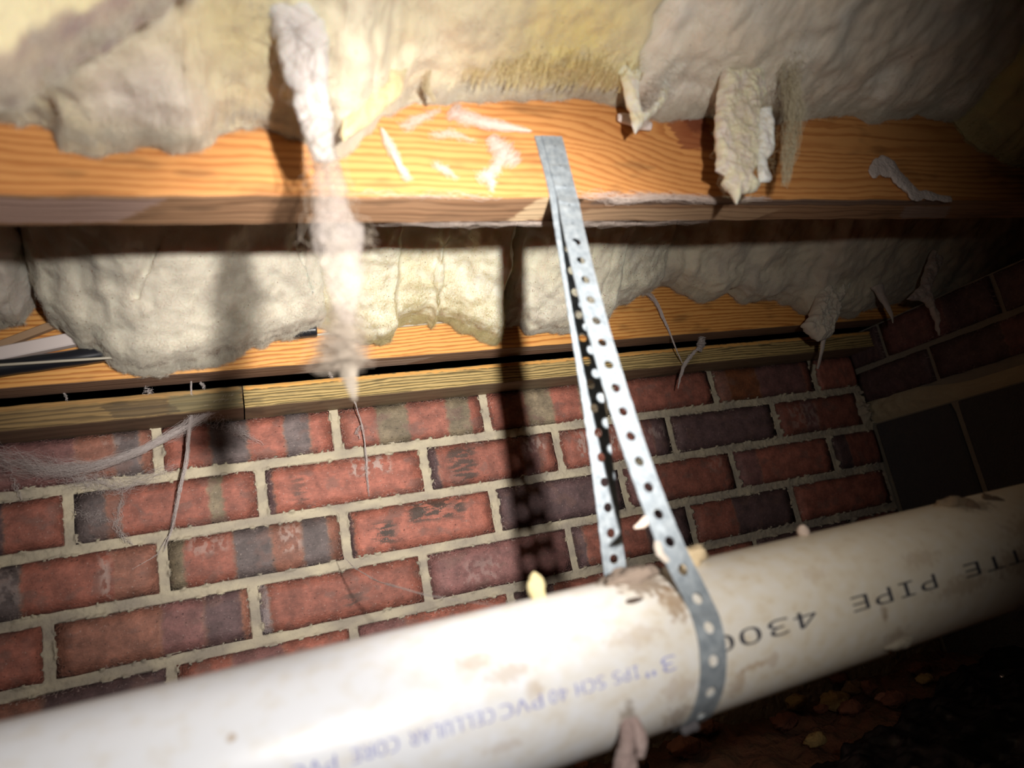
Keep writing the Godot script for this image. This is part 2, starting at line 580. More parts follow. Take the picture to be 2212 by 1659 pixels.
# The pier at the right end: a face along z at x = 1.012, two courses of brick on concrete block.
func build_pier() -> void:
	var g := Geo.new()
	g.add_box(Vector3(1.018, -0.36, -0.14), Vector3(1.25, 0.252, 0.42), 0.0, lin(150, 142, 126))
	var lumps := noise(91, 1.0, 4)
	var P := PackedVector3Array()
	var C := PackedColorArray()
	for j in 25:      # thick smear of mortar between block and brick
		for i in 81:
			var z := 0.42 * i / 80.0
			var v := j / 24.0
			var y := lerpf(0.094, 0.136 - 0.02 * smoothstep(0.05, 0.2, z), v)
			var swell := sin(PI * v) * (0.006 + 0.005 * lumps.get_noise_2d(z * 60, y * 60)) * (1.0 - 0.5 * smoothstep(0.05, 0.25, z))
			P.append(Vector3(1.0165 - swell, y, z))
			C.append(lin(184, 172, 142))
	g.add_grid(P, PackedVector2Array(), C, 80, 24)
	var pier := struct_("wall_right", g, M.mortar)
	var turn := func(b: Geo) -> Geo:     # from the face z = 0 to the face x = 1.012, x running along -z
		for q in b.p.size():
			var v := b.p[q]
			b.p[q] = Vector3(1.012 - v.z, v.y, v.x)
			var n := b.n[q]
			b.n[q] = Vector3(-n.z, n.y, n.x)
		return b
	for row in [[0.131, 0.183, [-0.01, 0.14, 0.34, 0.42]], [0.193, 0.249, [-0.01, 0.066, 0.268, 0.42]]]:
		for i in 3:
			var z0: float = row[2][i] + 0.005
			var z1: float = row[2][i + 1] - 0.005
			var b: Geo = brick(brick_uv[Vector2i(5, i + 1 + (3 if row[0] > 0.15 else 0))], Vector2(z0, row[0]), Vector2(z1, row[1]), 0.001, 300 + i, 0.02)
			part("brick", turn.call(b), M.brick, pier)
	var blockm := mat(Color.WHITE, 0.95)
	relief(blockm, noise(17, 0.05, 4), 8.0, 0.16)
	for row in [[-0.10, 0.092, [0.004, 0.150, 0.42]], [-0.31, -0.11, [0.004, 0.30, 0.42]]]:
		for i in 2:
			var b := Geo.new()
			b.add_box(Vector3(1.012, row[0], row[2][i] + (0.008 if i else 0.0)), Vector3(1.05, row[1], row[2][i + 1] - 0.002), 0.003, lin(84, 82, 82))
			part("concrete_block", b, blockm, pier)

# ------------------------------------------------------------------ fibreglass
func contour_at(ctr: Array, x: float) -> float:
	for k in ctr.size() - 1:
		if x <= ctr[k + 1].x:
			var t: float = clampf((x - ctr[k].x) / maxf(ctr[k + 1].x - ctr[k].x, 0.0001), 0, 1)
			return lerpf(ctr[k].y, ctr[k + 1].y, t * t * (3 - 2 * t))
	return ctr[-1].y

# A sagging batt: hangs from the floor above to the contour ctr (x, y in mm), its back at zb, bellied towards +z.
func batt(label: String, ctr: Array, o: Dictionary, group: String) -> Node3D:
	var sd: int = o.seed
	var pts := []
	for q in ctr:
		pts.append(q / 1000.0)
	var x0: float = pts[0].x
	var x1: float = pts[-1].x
	var step: float = o.get("step", 0.0016)
	var nu := int((x1 - x0) / step)
	var nv: int = o.get("nv", 110)
	var zb: float = o.zb
	var side: float = o.get("side", 0.02)
	var creases: Array = o.get("creases", [])
	var jag := noise(sd, 1.0, 3)
	var big := noise(sd + 1, 1.0, 3)
	var mid := noise(sd + 2, 1.0, 3)
	var fine := noise(sd + 3, 1.0, 3)
	var tint := noise(sd + 4, 1.0, 4)
	var base := PackedVector3Array()
	var depth := PackedFloat32Array()
	for j in nv + 1:
		for i in nu + 1:
			var x := lerpf(x0, x1, float(i) / nu)
			var yb: float = contour_at(pts, x) + 0.003
			var ragged: float = o.get("jag", 0.0016) * (jag.get_noise_1d(x * 420.0) + 1.2 * absf(jag.get_noise_1d(x * 170.0 + 60.0)))
			var hgt: float = o.top - yb
			var d: float = hgt * pow(float(j) / nv, 1.7)
			var e := minf(x - x0, x1 - x)
			var sf := sqrt(maxf(0.0, 1.0 - pow(1.0 - minf(e / side, 1.0), 2.0)))
			var rr := 1.0 - minf(d / o.r, 1.0)
			var z: float = zb + (o.t * sqrt(maxf(0.0, 1.0 - rr * rr)) + o.get("bulge", 0.0) * smoothstep(0.0, o.get("hb", 0.1), d)) * sf
			var y := yb + d + ragged * exp(-d / 0.005)
			var cut := 0.0
			for q in creases:
				var a := Vector2(q[0], q[1]) / 1000.0
				var b := Vector2(q[2], q[3]) / 1000.0
				var w := Vector2(x + 0.0015 * jag.get_noise_2d(x * 300, y * 300), y)
				var near := Geometry2D.get_closest_point_to_segment(w, a, b)
				cut += q[4] / 1000.0 * exp(-pow(near.distance_to(w) / (q[5] / 1000.0), 2.0))
			base.append(Vector3(x, y, z - cut))
			depth.append(d)
	var tmp := Geo.new()
	var N := tmp.grid_normals(base, nu, nv, false)
	var P := PackedVector3Array()
	var C := PackedColorArray()
	var A: Color = o.a
	var B: Color = o.b
	var D: Color = o.get("dirt", lin(150, 132, 108))
	var amp: float = o.get("amp", 1.0)
	for k in base.size():
		var q := base[k]
		var h: float = 0.009 * big.get_noise_3dv(q * 13.0) + 0.0045 * absf(mid.get_noise_3dv(q * 13.0)) + 0.0013 * mid.get_noise_3dv(q * 55.0 + Vector3.ONE * 7.0) + 0.0009 * fine.get_noise_3dv(q * 190.0) - 0.001
		P.append(q + N[k] * h * amp)
		var t := tint.get_noise_3dv(q * 12.0)
		var t2 := fine.get_noise_3dv(q * 60.0 + Vector3.ONE * 9)
		var col := A.lerp(B, clampf(0.5 + 1.3 * t + 0.25 * t2, 0, 1))
		col = col.lerp(D, clampf(0.10 + 0.9 * smoothstep(0.2, 0.6, tint.get_noise_3dv(q * 25.0 + Vector3.ONE * 40)) * 0.4, 0, 1))
		for w in o.get("tints", []):
			var r2 := Vector2((q.x * 1000.0 - w[0]) / w[2], (q.y * 1000.0 - w[1]) / w[3]).length_squared()
			col = col.lerp(w[4], exp(-r2 * (1.0 + 0.8 * t)) * w[5])
		if o.has("band"):
			var s := smoothstep(o.band[1], o.band[1] * 0.7, depth[k] + 0.004 * t2)
			col = col.lerp(o.band[0], s * (0.8 + 0.4 * t2))
		elif o.has("grime") and depth[k] < 0.007:
			col = col.lerp(o.grime, smoothstep(0.007, 0.001, depth[k]) * clampf(0.45 + 1.2 * t2, 0, 0.9))
		elif depth[k] < 0.0025:
			col = col.lerp(D, 0.35)
		C.append(col)
	var g := Geo.new()
	g.add_grid(P, PackedVector2Array(), C, nu, nv)
	# the back of the batt
	var Q := PackedVector3Array()
	var CB := PackedColorArray()
	for j in 2:
		for i in nu + 1:
			var f := P[i]
			Q.append(Vector3(f.x, f.y if j else o.top, f.z - (0.0 if j else 0.002)))
			CB.append(A)
	g.add_grid(Q, PackedVector2Array(), CB, nu, 1)
	var x_mid := (x0 + x1) / 2
	var root := thing("insulation_batt", label, "insulation", Vector3(x_mid, contour_at(pts, x_mid), zb), group)
	part("glass_wool", g, M.fluff, root)
	# loose fibres on the surface, more along the torn lower edge
	rng.seed = sd
	var where: Array[Transform3D] = []
	var N2 := tmp.grid_normals(P, nu, nv, false)
	var many: int = o.get("fibres", 2600) * 3
	var reach: float = o.get("shown", 0.6)
	for k in many:
		var j := int(pow(rng.randf(), 1.3) * nv * reach) if k % 3 else rng.randi_range(0, 4)
		var at := j * (nu + 1) + rng.randi_range(0, nu)
		where.append(Transform3D(Basis(Quaternion(Vector3.UP, N2[at])) * Basis(Vector3.UP, rng.randf() * TAU) * Basis.from_scale(Vector3.ONE * rng.randf_range(0.5, 1.25)), P[at] - N2[at] * 0.0006 - root.position))
	mm("loose_fibre", tuft_mesh, where, M.fibre_yellow if o.get("yellow", false) else M.fibre, root)
	var fringe := Geo.new()
	var every := maxi(1, int(nu / o.get("fringe", 150.0)))
	for i in range(2, nu - 2, every):
		var q := P[rng.randi_range(0, 2) * (nu + 1) + i]
		for k in 4:
			var len_ := rng.randf_range(0.002, 0.008)
			var way := Vector3(rng.randf_range(-0.7, 0.7), rng.randf_range(-1.0, 0.1), rng.randf_range(-0.1, 0.8)).normalized()
			var curl := Vector3(rng.randf_range(-1, 1), rng.randf_range(-1, 0.4), rng.randf_range(-0.3, 0.6)) * 0.5
			var pp := PackedVector3Array()
			var rr := PackedFloat32Array()
			for t in 5:
				var w := t / 4.0
				pp.append(q + way * len_ * w + curl * len_ * w * w)
				rr.append(0.00006 * (1.0 - 0.6 * w))
			fringe.add_tube(pp, rr, 3, A, false)
	part("torn_fringe", fringe, M.fibre, root, true)
	if o.get("flecks", 0) > 0:
		var spots: Array[Transform3D] = []
		for k in o.flecks:
			var at := int(pow(rng.randf(), 1.2) * nv * reach) * (nu + 1) + rng.randi_range(0, nu)
			spots.append(Transform3D(Basis(Quaternion(Vector3.UP, N2[at])) * Basis(Vector3.UP, rng.randf() * TAU) * Basis.from_scale(Vector3.ONE * rng.randf_range(0.18, 0.8)), P[at] + N2[at] * 0.0002 - root.position))
		mm("dirt_flecks", fleck_mesh, spots, M.fleck, root)
	return root

func make_small_meshes() -> void:
	rng.seed = 5
	var g := Geo.new()
	for k in 12:
		var f := rng.randf() * TAU
		var lift := rng.randf_range(0.1, 0.9)
		var len_ := rng.randf_range(0.002, 0.0065)
		var bend := rng.randf_range(-2.2, 2.2)
		var at := Vector3(rng.randf_range(-0.002, 0.002), 0, rng.randf_range(-0.002, 0.002))
		var path := PackedVector3Array()
		var r := PackedFloat32Array()
		for s in 4:
			var t := s / 3.0
			var d := Vector3(cos(f + bend * t), lift * (1.0 - 0.6 * t), sin(f + bend * t))
			path.append(at + d * len_ * t)
			r.append(0.000042 * (1.0 - 0.5 * t))
		g.add_tube(path, r, 3, Color.WHITE, false)
	tuft_mesh = g.mesh()
	var q := Geo.new()
	q.add_box(Vector3(-0.0009, -0.0003, -0.00035), Vector3(0.0009, 0.0004, 0.00035), 0.00012)
	fleck_mesh = q.mesh()

# A bundle of fine fibres that follows path within radii.
func fibres(g: Geo, path: Array, radii: Array, count: int, thick: float, sd: int, col := Color.WHITE, span := Vector2(0.25, 0.6), wander := 1.0, flat := 1.0) -> void:
	rng.seed = sd
	var n := noise(sd, 1.0, 2)
	var m := path.size() - 1
	for k in count:
		var len_ := rng.randf_range(span.x, span.y)
		var t0 := rng.randf_range(-0.05, 1.0 - len_ * 0.8)
		var phi := rng.randf() * TAU
		var rho := sqrt(rng.randf())
		var steps := 9
		var pp := PackedVector3Array()
		var rr := PackedFloat32Array()
		for s in steps + 1:
			var t := clampf(t0 + len_ * s / steps, 0.0, 1.0)
			if s > 0 and (t >= 1.0 or t <= 0.0):
				continue
			var f := t * m
			var i := mini(int(f), m - 1)
			var w := f - i
			var a: Vector3 = path[i].lerp(path[i + 1], w)
			var r: float = lerpf(radii[i], radii[i + 1], w)
			var d: Vector3 = (path[i + 1] - path[i]).normalized()
			var u := d.cross(Vector3.BACK).normalized()
			var v := d.cross(u)
			var ph := phi + wander * 2.2 * n.get_noise_2d(k * 13.0, t * 4.0)
			var ro := rho + 0.5 * wander * n.get_noise_2d(k * 7.0 + 300, t * 5.0)
			pp.append(a + (u * cos(ph) + v * sin(ph) * flat) * r * ro)
			rr.append(thick * (0.5 if s == 0 or s == steps else 1.0))
		if pp.size() > 2:
			g.add_tube(pp, rr, 3, col, false)

# A torn shred of wool: a lumpy, flattened tube along path.
func shred(g: Geo, path: Array, widths: Array, flat: float, sd: int, col: Color, col2: Color, amp := 0.35) -> void:
	var n := noise(sd, 1.0, 4)
	var f2 := noise(sd + 1, 1.0, 3)
	f2.fractal_type = FastNoiseLite.FRACTAL_RIDGED
	var m := path.size() - 1
	var rows := m * 14
	var sides := 40
	var P := PackedVector3Array()
	var C := PackedColorArray()
	for j in rows + 1:
		var f := float(j) / rows * m
		var i := mini(int(f), m - 1)
		var w := f - i
		var a: Vector3 = path[i].cubic_interpolate(path[i + 1], path[maxi(i - 1, 0)], path[mini(i + 2, m)], w)
		var r: float = maxf(0.0002, cubic_interpolate(widths[i], widths[i + 1], widths[maxi(i - 1, 0)], widths[mini(i + 2, m)], w))
		if j == rows or j == 0:
			r = 0.0001
		var d0: Vector3 = (path[i + 1] - path[maxi(i - 1, 0)]).normalized()
		var d1: Vector3 = (path[mini(i + 2, m)] - path[i]).normalized()
		var d := d0.lerp(d1, w).normalized()
		var u := d.cross(Vector3.BACK).normalized()
		var v := d.cross(u).normalized()
		for s in sides + 1:
			var ph := TAU * (s % sides) / sides
			var q := a + u * cos(ph) * r + v * sin(ph) * r * flat
			var k := 1.0 + amp * (1.5 * n.get_noise_3dv(q * 60.0) + 0.35 * f2.get_noise_3d(q.x * 160, q.y * 70, q.z * 160))
			P.append(a + (q - a) * k)
			C.append(col.lerp(col2, clampf(0.5 + 1.4 * n.get_noise_3dv(q * 40.0 + Vector3.ONE * 5), 0, 1)))
	g.add_closed_grid(P, PackedVector2Array(), C, sides, rows, true)

# A flat torn piece of wool: the outline (x, y in mm) puffed up to the given half thickness, hung at depth z.
func flake(g: Geo, outline: Array, z: float, thick: float, round_: float, sd: int, col: Color, col2: Color) -> void:
	var n := noise(sd, 1.0, 4)
	var ring := PackedVector2Array()
	for k in outline.size():
		var a: Vector2 = outline[k] / 1000.0
		var b: Vector2 = outline[(k + 1) % outline.size()] / 1000.0
		for t in 6:
			var q := a.lerp(b, t / 6.0)
			ring.append(q + Vector2(n.get_noise_2d(q.x * 500, q.y * 500), n.get_noise_2d(q.x * 500 + 90, q.y * 500)) * 0.0012)
	var lo := ring[0]
	var hi := ring[0]
	for q in ring:
		lo = lo.min(q)
		hi = hi.max(q)
	var step := 0.0008
	var nu := int((hi.x - lo.x) / step) + 3
	var nv := int((hi.y - lo.y) / step) + 3
	var at := PackedVector2Array()
	var far := PackedFloat32Array()
	var m := ring.size()
	for j in nv:
		for i in nu:
			var q := lo + Vector2(i - 1, j - 1) * step
			var best := 9.0
			var close := q
			for k in m:
				var p := Geometry2D.get_closest_point_to_segment(q, ring[k], ring[(k + 1) % m])
				var d := p.distance_squared_to(q)
				if d < best:
					best = d
					close = p
			var inside := Geometry2D.is_point_in_polygon(q, ring)
			at.append(q if inside else close)
			far.append(sqrt(best) if inside else -1.0)
	for face in [1.0, -1.0]:
		var base := g.p.size()
		var P := PackedVector3Array()
		for k in at.size():
			var r := 1.0 - clampf(far[k] / round_, 0.0, 1.0)
			var q := at[k]
			var puff := sqrt(maxf(0.0, 1.0 - r * r))
			var lump := 1.0 + 0.8 * n.get_noise_2d(q.x * 60, q.y * 40 + face * 9) + 0.12 * n.get_noise_2d(q.x * 160, q.y * 160)
			P.append(Vector3(q.x, q.y, z + thick * puff * lump * face + 0.003 * n.get_noise_2d(q.x * 30, q.y * 30)))
		var N := g.grid_normals(P, nu - 1, nv - 1, face < 0.0)
		for k in P.size():
			g.p.append(P[k])
			g.n.append(N[k] if N[k].length() > 0.5 else Vector3(0, 0, face))
			g.uv.append(Vector2.ZERO)
			g.c.append(col.lerp(col2, clampf(0.5 + 1.3 * n.get_noise_2d(P[k].x * 90, P[k].y * 60), 0, 1)))
		for j in nv - 1:
			for i in nu - 1:
				var c := j * nu + i
				if far[c] < 0 and far[c + 1] < 0 and far[c + nu] < 0 and far[c + nu + 1] < 0:
					continue
				var quad := [c, c + nu + 1, c + 1, c, c + nu, c + nu + 1] if face > 0.0 else [c, c + 1, c + nu + 1, c, c + nu + 1, c + nu]
				for k in quad:
					g.ix.append(base + k)

func mmv(x: float, y: float, z: float) -> Vector3:
	return Vector3(x, y, z) / 1000.0

# ------------------------------------------------------------------ pipe
func on_pipe(s: float, deg: float, r := PIPE_R) -> Vector3:
	var f := deg_to_rad(deg)
	return PIPE_AT + pipe_axis * s + (pe1 * cos(f) + pe2 * sin(f)) * r

func pipe_normal(deg: float) -> Vector3:
	return pe1 * cos(deg_to_rad(deg)) + pe2 * sin(deg_to_rad(deg))

# Lettering bent round the pipe; it reads from s0 towards s1 (s1 < s0), the letters' feet at a0 and their heads at a1 degrees.
func lettering(text: String, s0: float, s1: float, a0: float, a1: float, bold: bool, m: Material, parent: Node3D, sub := true) -> void:
	var f := SystemFont.new()
	f.font_names = PackedStringArray(["Droid Sans Mono"])
	var t := TextMesh.new()
	t.font = f
	t.text = text
	t.font_size = 48
	t.pixel_size = 0.01
	t.depth = 0.0
	t.curve_step = 2.0
	var arr := t.get_mesh_arrays()
	var V: PackedVector3Array = arr[Mesh.ARRAY_VERTEX]
	var I: PackedInt32Array = arr[Mesh.ARRAY_INDEX] if arr[Mesh.ARRAY_INDEX] != null else PackedInt32Array(range(V.size()))
	var lo := V[0]
	var hi := V[0]
	for q in V:
		lo = lo.min(q)
		hi = hi.max(q)
	var g := Geo.new()
	for q in V:
		var u := (q.x - lo.x) / (hi.x - lo.x)
		var v := (q.y - lo.y) / (hi.y - lo.y)
		var a := lerpf(a0, a1, v)
		g.p.append(on_pipe(lerpf(s0, s1, u), a, PIPE_R + 0.00035))
		g.n.append(pipe_normal(a))
		g.uv.append(Vector2(u, v))
		g.c.append(Color.WHITE)
	g.ix = I
	part("lettering", g, m, parent)

func build_pipe() -> void:
	var root := thing("drain_pipe", "white plastic drain pipe crossing below the strap, lettering printed along it", "pipe", on_pipe(0.2, 180))
	var W := 2048
	var H := 512
	var s0 := -0.36
	var s1 := 1.14
	var a := noise(201, 1.0, 4)
	var b := noise(202, 1.0, 4)
	var px := PackedByteArray()
	px.resize(W * H * 3)
	var k := 0
	var clean := c8(229, 231, 236)
	var aged := c8(216, 205, 184)
	var stain := c8(150, 116, 82)
	var grime := c8(96, 82, 70)
	# smears: s, angle, half length s, half width deg, strength, grime
	var marks := [[0.112, 58, 0.012, 7, 0.35, 0.0], [0.128, 70, 0.014, 6, 0.35, 0.0], [0.140, 84, 0.006, 8, 0.3, 0.0], [0.228, 30, 0.018, 14, 0.85, 0.7], [0.236, 52, 0.010, 16, 0.8, 0.25], [0.222, 10, 0.020, 10, 0.8, 0.8], [0.205, 70, 0.02, 8, 0.25, 0.0], [0.222, 110, 0.014, 10, 0.3, 0.0],
		[0.264, 124, 0.007, 12, 0.45, 0.0], [0.274, 112, 0.012, 3, 0.5, 0.0], [0.288, 112, 0.006, 6, 0.35, 0.1], [0.382, 104, 0.003, 8, 0.6, 0.6], [0.395, 128, 0.012, 10, 0.4, 0.5], [0.46, 100, 0.03, 10, 0.4, 0.2], [0.52, 95, 0.03, 14, 0.5, 0.3], [0.55, 70, 0.03, 16, 0.35, 0.2], [0.525, 30, 0.02, 12, 0.6, 0.9], [0.19, 118, 0.006, 10, 0.6, 0.8], [0.05, 128, 0.012, 4, 0.5, 0.0], [0.08, 122, 0.01, 3, 0.3, 0.0], [0.12, 112, 0.015, 4, 0.25, 0.0], [0.0, 64, 0.002, 2.4, 0.6, 0.0], [0.43, 70, 0.02, 8, 0.3, 0.1], [0.34, 60, 0.01, 8, 0.2, 0.0], [0.225, 135, 0.012, 12, 0.5, 0.6]]
	for y in H:
		var ang := (y + 0.5) / H * 360.0
		for x in W:
			var s := lerpf(s0, s1, (x + 0.5) / W)
			var n1 := a.get_noise_2d(s * 60.0, ang * 0.06)
			var n2 := b.get_noise_2d(s * 160.0, ang * 0.12)
			var col := clean.lerp(aged, clampf(smoothstep(0.0, 0.42, s) + 0.35 * n1, 0, 1))
			var dirty := smoothstep(0.08, 0.3, s) * 0.5 + 0.16
			col = col.lerp(stain, clampf(smoothstep(0.15, 0.75, n1) * dirty * 0.45 + smoothstep(0.5, 0.7, n2) * dirty * 0.5, 0, 1) * 0.4)
			if ang < 170.0 or ang > 340.0:
				for q in marks:
					var ds: float = (s - q[0]) / q[2]
					if absf(ds) > 1.6:
						continue
					var da: float = (ang - q[1]) / q[3]
					if absf(da) > 1.6:
						continue
					var f: float = smoothstep(1.15, 0.35, sqrt(ds * ds + da * da) + 0.7 * n2 + 0.35 * n1) * q[4]
					col = col.lerp(stain.lerp(grime, q[5]), f * 0.75)
			px[k] = int(clampf(col.r, 0, 1) * 255)
			px[k + 1] = int(clampf(col.g, 0, 1) * 255)
			px[k + 2] = int(clampf(col.b, 0, 1) * 255)
			k += 3
	var m := mat(Color.WHITE, 0.34)
	m.albedo_texture = image_from(W, H, px)
	m.metallic_specular = 0.5
	M.pipe = m
	var g := Geo.new()
	var P := PackedVector3Array()
	var UV := PackedVector2Array()
	var nu := 96
	var nv := 120
	for j in nv + 1:
		for i in nu + 1:
			P.append(on_pipe(lerpf(s0, s1, float(j) / nv), 360.0 * i / nu))
			UV.append(Vector2(float(j) / nv, float(i) / nu))
	g.add_closed_grid(P, UV, PackedColorArray(), nu, nv, true)
	part("pipe_wall", g, m, root)
	var dark := mat(c8(58, 58, 66), 0.6)
	var blue := mat(c8(150, 154, 200), 0.6)
	for q in [["CHARLOTTE", 0.667, 0.463], ["PIPE", 0.434, 0.3565], ["4300", 0.3265, 0.2475]]:
		lettering(q[0], q[1], q[2], 84.0, 95.5, true, dark, root)
	for q in [["3\"", 0.2225, 0.2025], ["IPS", 0.199, 0.183], ["SCH", 0.178, 0.161], ["40", 0.156, 0.146], ["PVC", 0.142, 0.119], ["CELLULAR", 0.116, 0.074], ["CORE", 0.069, 0.0475], ["PVC", 0.041, 0.022], ["DWV", 0.016, -0.004]]:
		lettering(q[0], q[1], q[2], 87.0, 95.0 if q[1] < 0.2 else 97.0, false, blue, root)

# ------------------------------------------------------------------ strap
func build_strap() -> void:
	var path := PackedVector3Array()
	var axis := PIPE_AT + pipe_axis * 0.247
	var r := PIPE_R + 0.0009
	# front leg from the joist face to the tangent on the pipe
	for q in [[250.2, 302, 473.4], [250.8, 290, 473.2], [251.3, 272, 473.0], [251.6, 256, 473.4], [251.0, 246, 474.8], [246.5, 215, 481], [240, 165, 493], [235.5, 110, 505], [233, 60, 516], [231.8, 20, 526], [233, -15, 534.2]]:
		path.append(mmv(q[0], q[1], q[2]))
	for k in 15:
		var a := lerpf(57.0, 273.0, k / 14.0)
		var x := lerpf(0.2385, 0.2285, smoothstep(50, 160, a))
		var f := deg_to_rad(a)
		path.append(Vector3(x + 0.008 * smoothstep(200, 270, a), axis.y + r * cos(f), axis.z + (x - 0.233) * -0.035 + r * sin(f)))
	for q in [[232.0, -40, 457.6], [235.0, 20, 463], [237.8, 80, 468], [240.5, 150, 471.0], [244.3, 215, 471.6], [246.2, 252, 471.9], [246.0, 275, 472.0], [244.6, 303, 472.1]]:
		path.append(mmv(q[0], q[1], q[2]))
	var c := Curve3D.new()
	for q in path.size():
		var t := (path[mini(q + 1, path.size() - 1)] - path[maxi(q - 1, 0)]) / 6.0
		c.add_point(path[q], -t, t)
	c.bake_interval = 0.001
	var total := c.get_baked_length()
	var pitch := 0.0172
	var n := int(total / pitch)
	pitch = total / n
	var half := 0.0088
	var hole := 0.0033
	var thick := 0.0008
	var bump := noise(77, 1.0, 3)
	var frame := func(s: float) -> Transform3D:
		s = clampf(s, 0.0, total)
		var o := c.sample_baked(s, true)
		var d := (c.sample_baked(minf(s + 0.002, total), true) - c.sample_baked(maxf(s - 0.002, 0), true)).normalized()
		var across := (Vector3(1, 0, -0.035) - d * d.dot(Vector3(1, 0, -0.035))).normalized()
		return Transform3D(Basis(across, d, d.cross(across)), o)
	var g := Geo.new()
	var sides := 32
	for k in n:
		# outline: rings from the hole to the rim of the cell
		var filled := k < 5 or k > n - 6      # the first holes are pinched flat under the overlap
		var rings := [[0.0, 1.0], [0.18, 1.0], [0.5, 1.0], [1.0, 1.0]]
		for face in [0.5, -0.5]:
			var P := PackedVector3Array()
			var N := PackedVector3Array()
			var C := PackedColorArray()
			for q in rings:
				for i in sides + 1:
					var f := TAU * (i % sides) / sides + PI / 4
					var cd := Vector2(cos(f), sin(f))
					var box := 1.0 / maxf(absf(cd.x), absf(cd.y))
					var w0 := cd * hole * (0.25 if filled else 1.0)
					var w1 := Vector2(cd.x * box * half, cd.y * box * pitch / 2)
					var w := w0.lerp(w1, q[0])
					var fr: Transform3D = frame.call((k + 0.5) * pitch + w.y)
					var dent := 0.0005 * bump.get_noise_3dv((fr * Vector3(w.x, 0, 0)) * 120.0)
					var top := 0.0012 * bump.get_noise_3dv(fr.origin * 190.0) if k < 4 else 0.0
					P.append(fr * Vector3(w.x * (1.0 + 0.03 * bump.get_noise_1d(fr.origin.y * 150)), 0, face * thick + dent + top))
					N.append(fr.basis.z * (1.0 if face > 0 else -1.0))
					C.append(Color.WHITE)
			var turned := g.grid_normals(P, sides, rings.size() - 1, false)[sides + 4].dot(N[0]) < 0.0
			g.add_grid(P, PackedVector2Array(), C, sides, rings.size() - 1, turned)
		for edge in 3:
			var P := PackedVector3Array()
			if edge == 0:
				for face in [0.5, -0.5]:
					for i in sides + 1:
						var f := TAU * (i % sides) / sides
						var w := Vector2(cos(f), sin(f)) * hole * (0.25 if filled else 1.0)
						P.append((frame.call((k + 0.5) * pitch + w.y) as Transform3D) * Vector3(w.x, 0, face * thick))
				g.add_grid(P, PackedVector2Array(), PackedColorArray(), sides, 1)
			else:
				var sx := half * (1 if edge == 1 else -1)
				for face in [0.5, -0.5]:
					for i in 7:
						P.append((frame.call((k + i / 6.0) * pitch) as Transform3D) * Vector3(sx, 0, face * thick))
				g.add_grid(P, PackedVector2Array(), PackedColorArray(), 6, 1, edge == 1)
	for e in 2:
		var P := PackedVector3Array()
		for face in [0.5, -0.5]:
			for sx in [-half, half]:
				P.append((frame.call(total * e) as Transform3D) * Vector3(sx, 0, face * thick))
		g.add_flat(P, 1, Color.WHITE, Vector3.UP)
	var m := mat(c8(206, 210, 214), 0.5, 0.4)
	var t := NoiseTexture2D.new()
	t.width = 512
	t.height = 512
	t.seamless = true
	t.noise = noise(31, 0.02, 4, FastNoiseLite.TYPE_CELLULAR)
	var ramp := Gradient.new()
	ramp.set_color(0, c8(166, 174, 180))
	ramp.set_color(1, c8(232, 236, 236))
	t.color_ramp = ramp
	m.albedo_texture = t
	m.uv1_triplanar = true
	m.uv1_world_triplanar = true
	m.uv1_scale = Vector3.ONE * 14.0
	m.metallic_specular = 0.5
	M.zinc = m
	single("hanger_strap", g, m, Vector3(0.235, -0.118, 0.50), "grey galvanized metal strap with round holes looped under the white pipe", "strap")

# ------------------------------------------------------------------ the whole
func _ready() -> void:
	# camera
	var cam := Camera3D.new()
	cam.name = "camera"
	cam.fov = rad_to_deg(2.0 * atan(829.5 / 1534.0))
	cam.near = 0.05
	cam.far = 20.0
	cam.transform = Transform3D(Basis(Vector3(0.92427422, -0.18537747, 0.33369502), Vector3(0.09178167, 0.95644334, 0.27711417), Vector3(-0.3705311, -0.2255024, 0.90103017)), Vector3(0, 0, 0.906))
	var lens := CameraAttributesPhysical.new()
	lens.frustum_focal_length = 6.86
	lens.exposure_aperture = 1.25
	lens.frustum_focus_distance = 0.92
	cam.attributes = lens
	add_child(cam)
	cam.fov = rad_to_deg(2.0 * atan(829.5 / 1534.0))
	# surroundings: no daylight gets in
	var env := Environment.new()
	env.background_mode = Environment.BG_COLOR
	env.background_color = Color(0.004, 0.004, 0.005)
	env.tonemap_mode = Environment.TONE_MAPPER_LINEAR
	env.tonemap_exposure = 1.0
	env.sdfgi_enabled = true
	env.ssao_enabled = true
	env.ssil_enabled = true
	var we := WorldEnvironment.new()
	we.name = "environment"
	we.environment = env
	add_child(we)
	# the torch in the photographer's right hand: a hot beam and its wide spill
	var torch_at := Vector3(0.116, 0.055, 0.95)
	for q in [["torch_beam", 26.5, 0.98, Vector3(0.06, 0.16, -0.985)], ["torch_spill", 57.0, 0.29, Vector3(-0.05, 0.25, -0.96)]]:
		var l := SpotLight3D.new()
		l.name = q[0]
		l.light_color = c8(255, 250, 244)
		l.light_energy = q[2]
		l.spot_angle = q[1]
		l.spot_angle_attenuation = 1.0
		l.spot_range = 8.0
		l.spot_attenuation = 2.0
		l.light_size = 0.009
		l.shadow_enabled = true
		add_child(l)
		l.look_at_from_position(torch_at, torch_at + q[3], Vector3.UP)

	pe1 = (Vector3.UP - pipe_axis * pipe_axis.dot(Vector3.UP)).normalized()
	pe2 = pipe_axis.cross(pe1).normalized()
	materials()
	make_small_meshes()
	build_shell()
	build_wall()
	build_pier()
	build_wood()
	build_batts()
	build_pipe()
	build_strap()
	build_small()

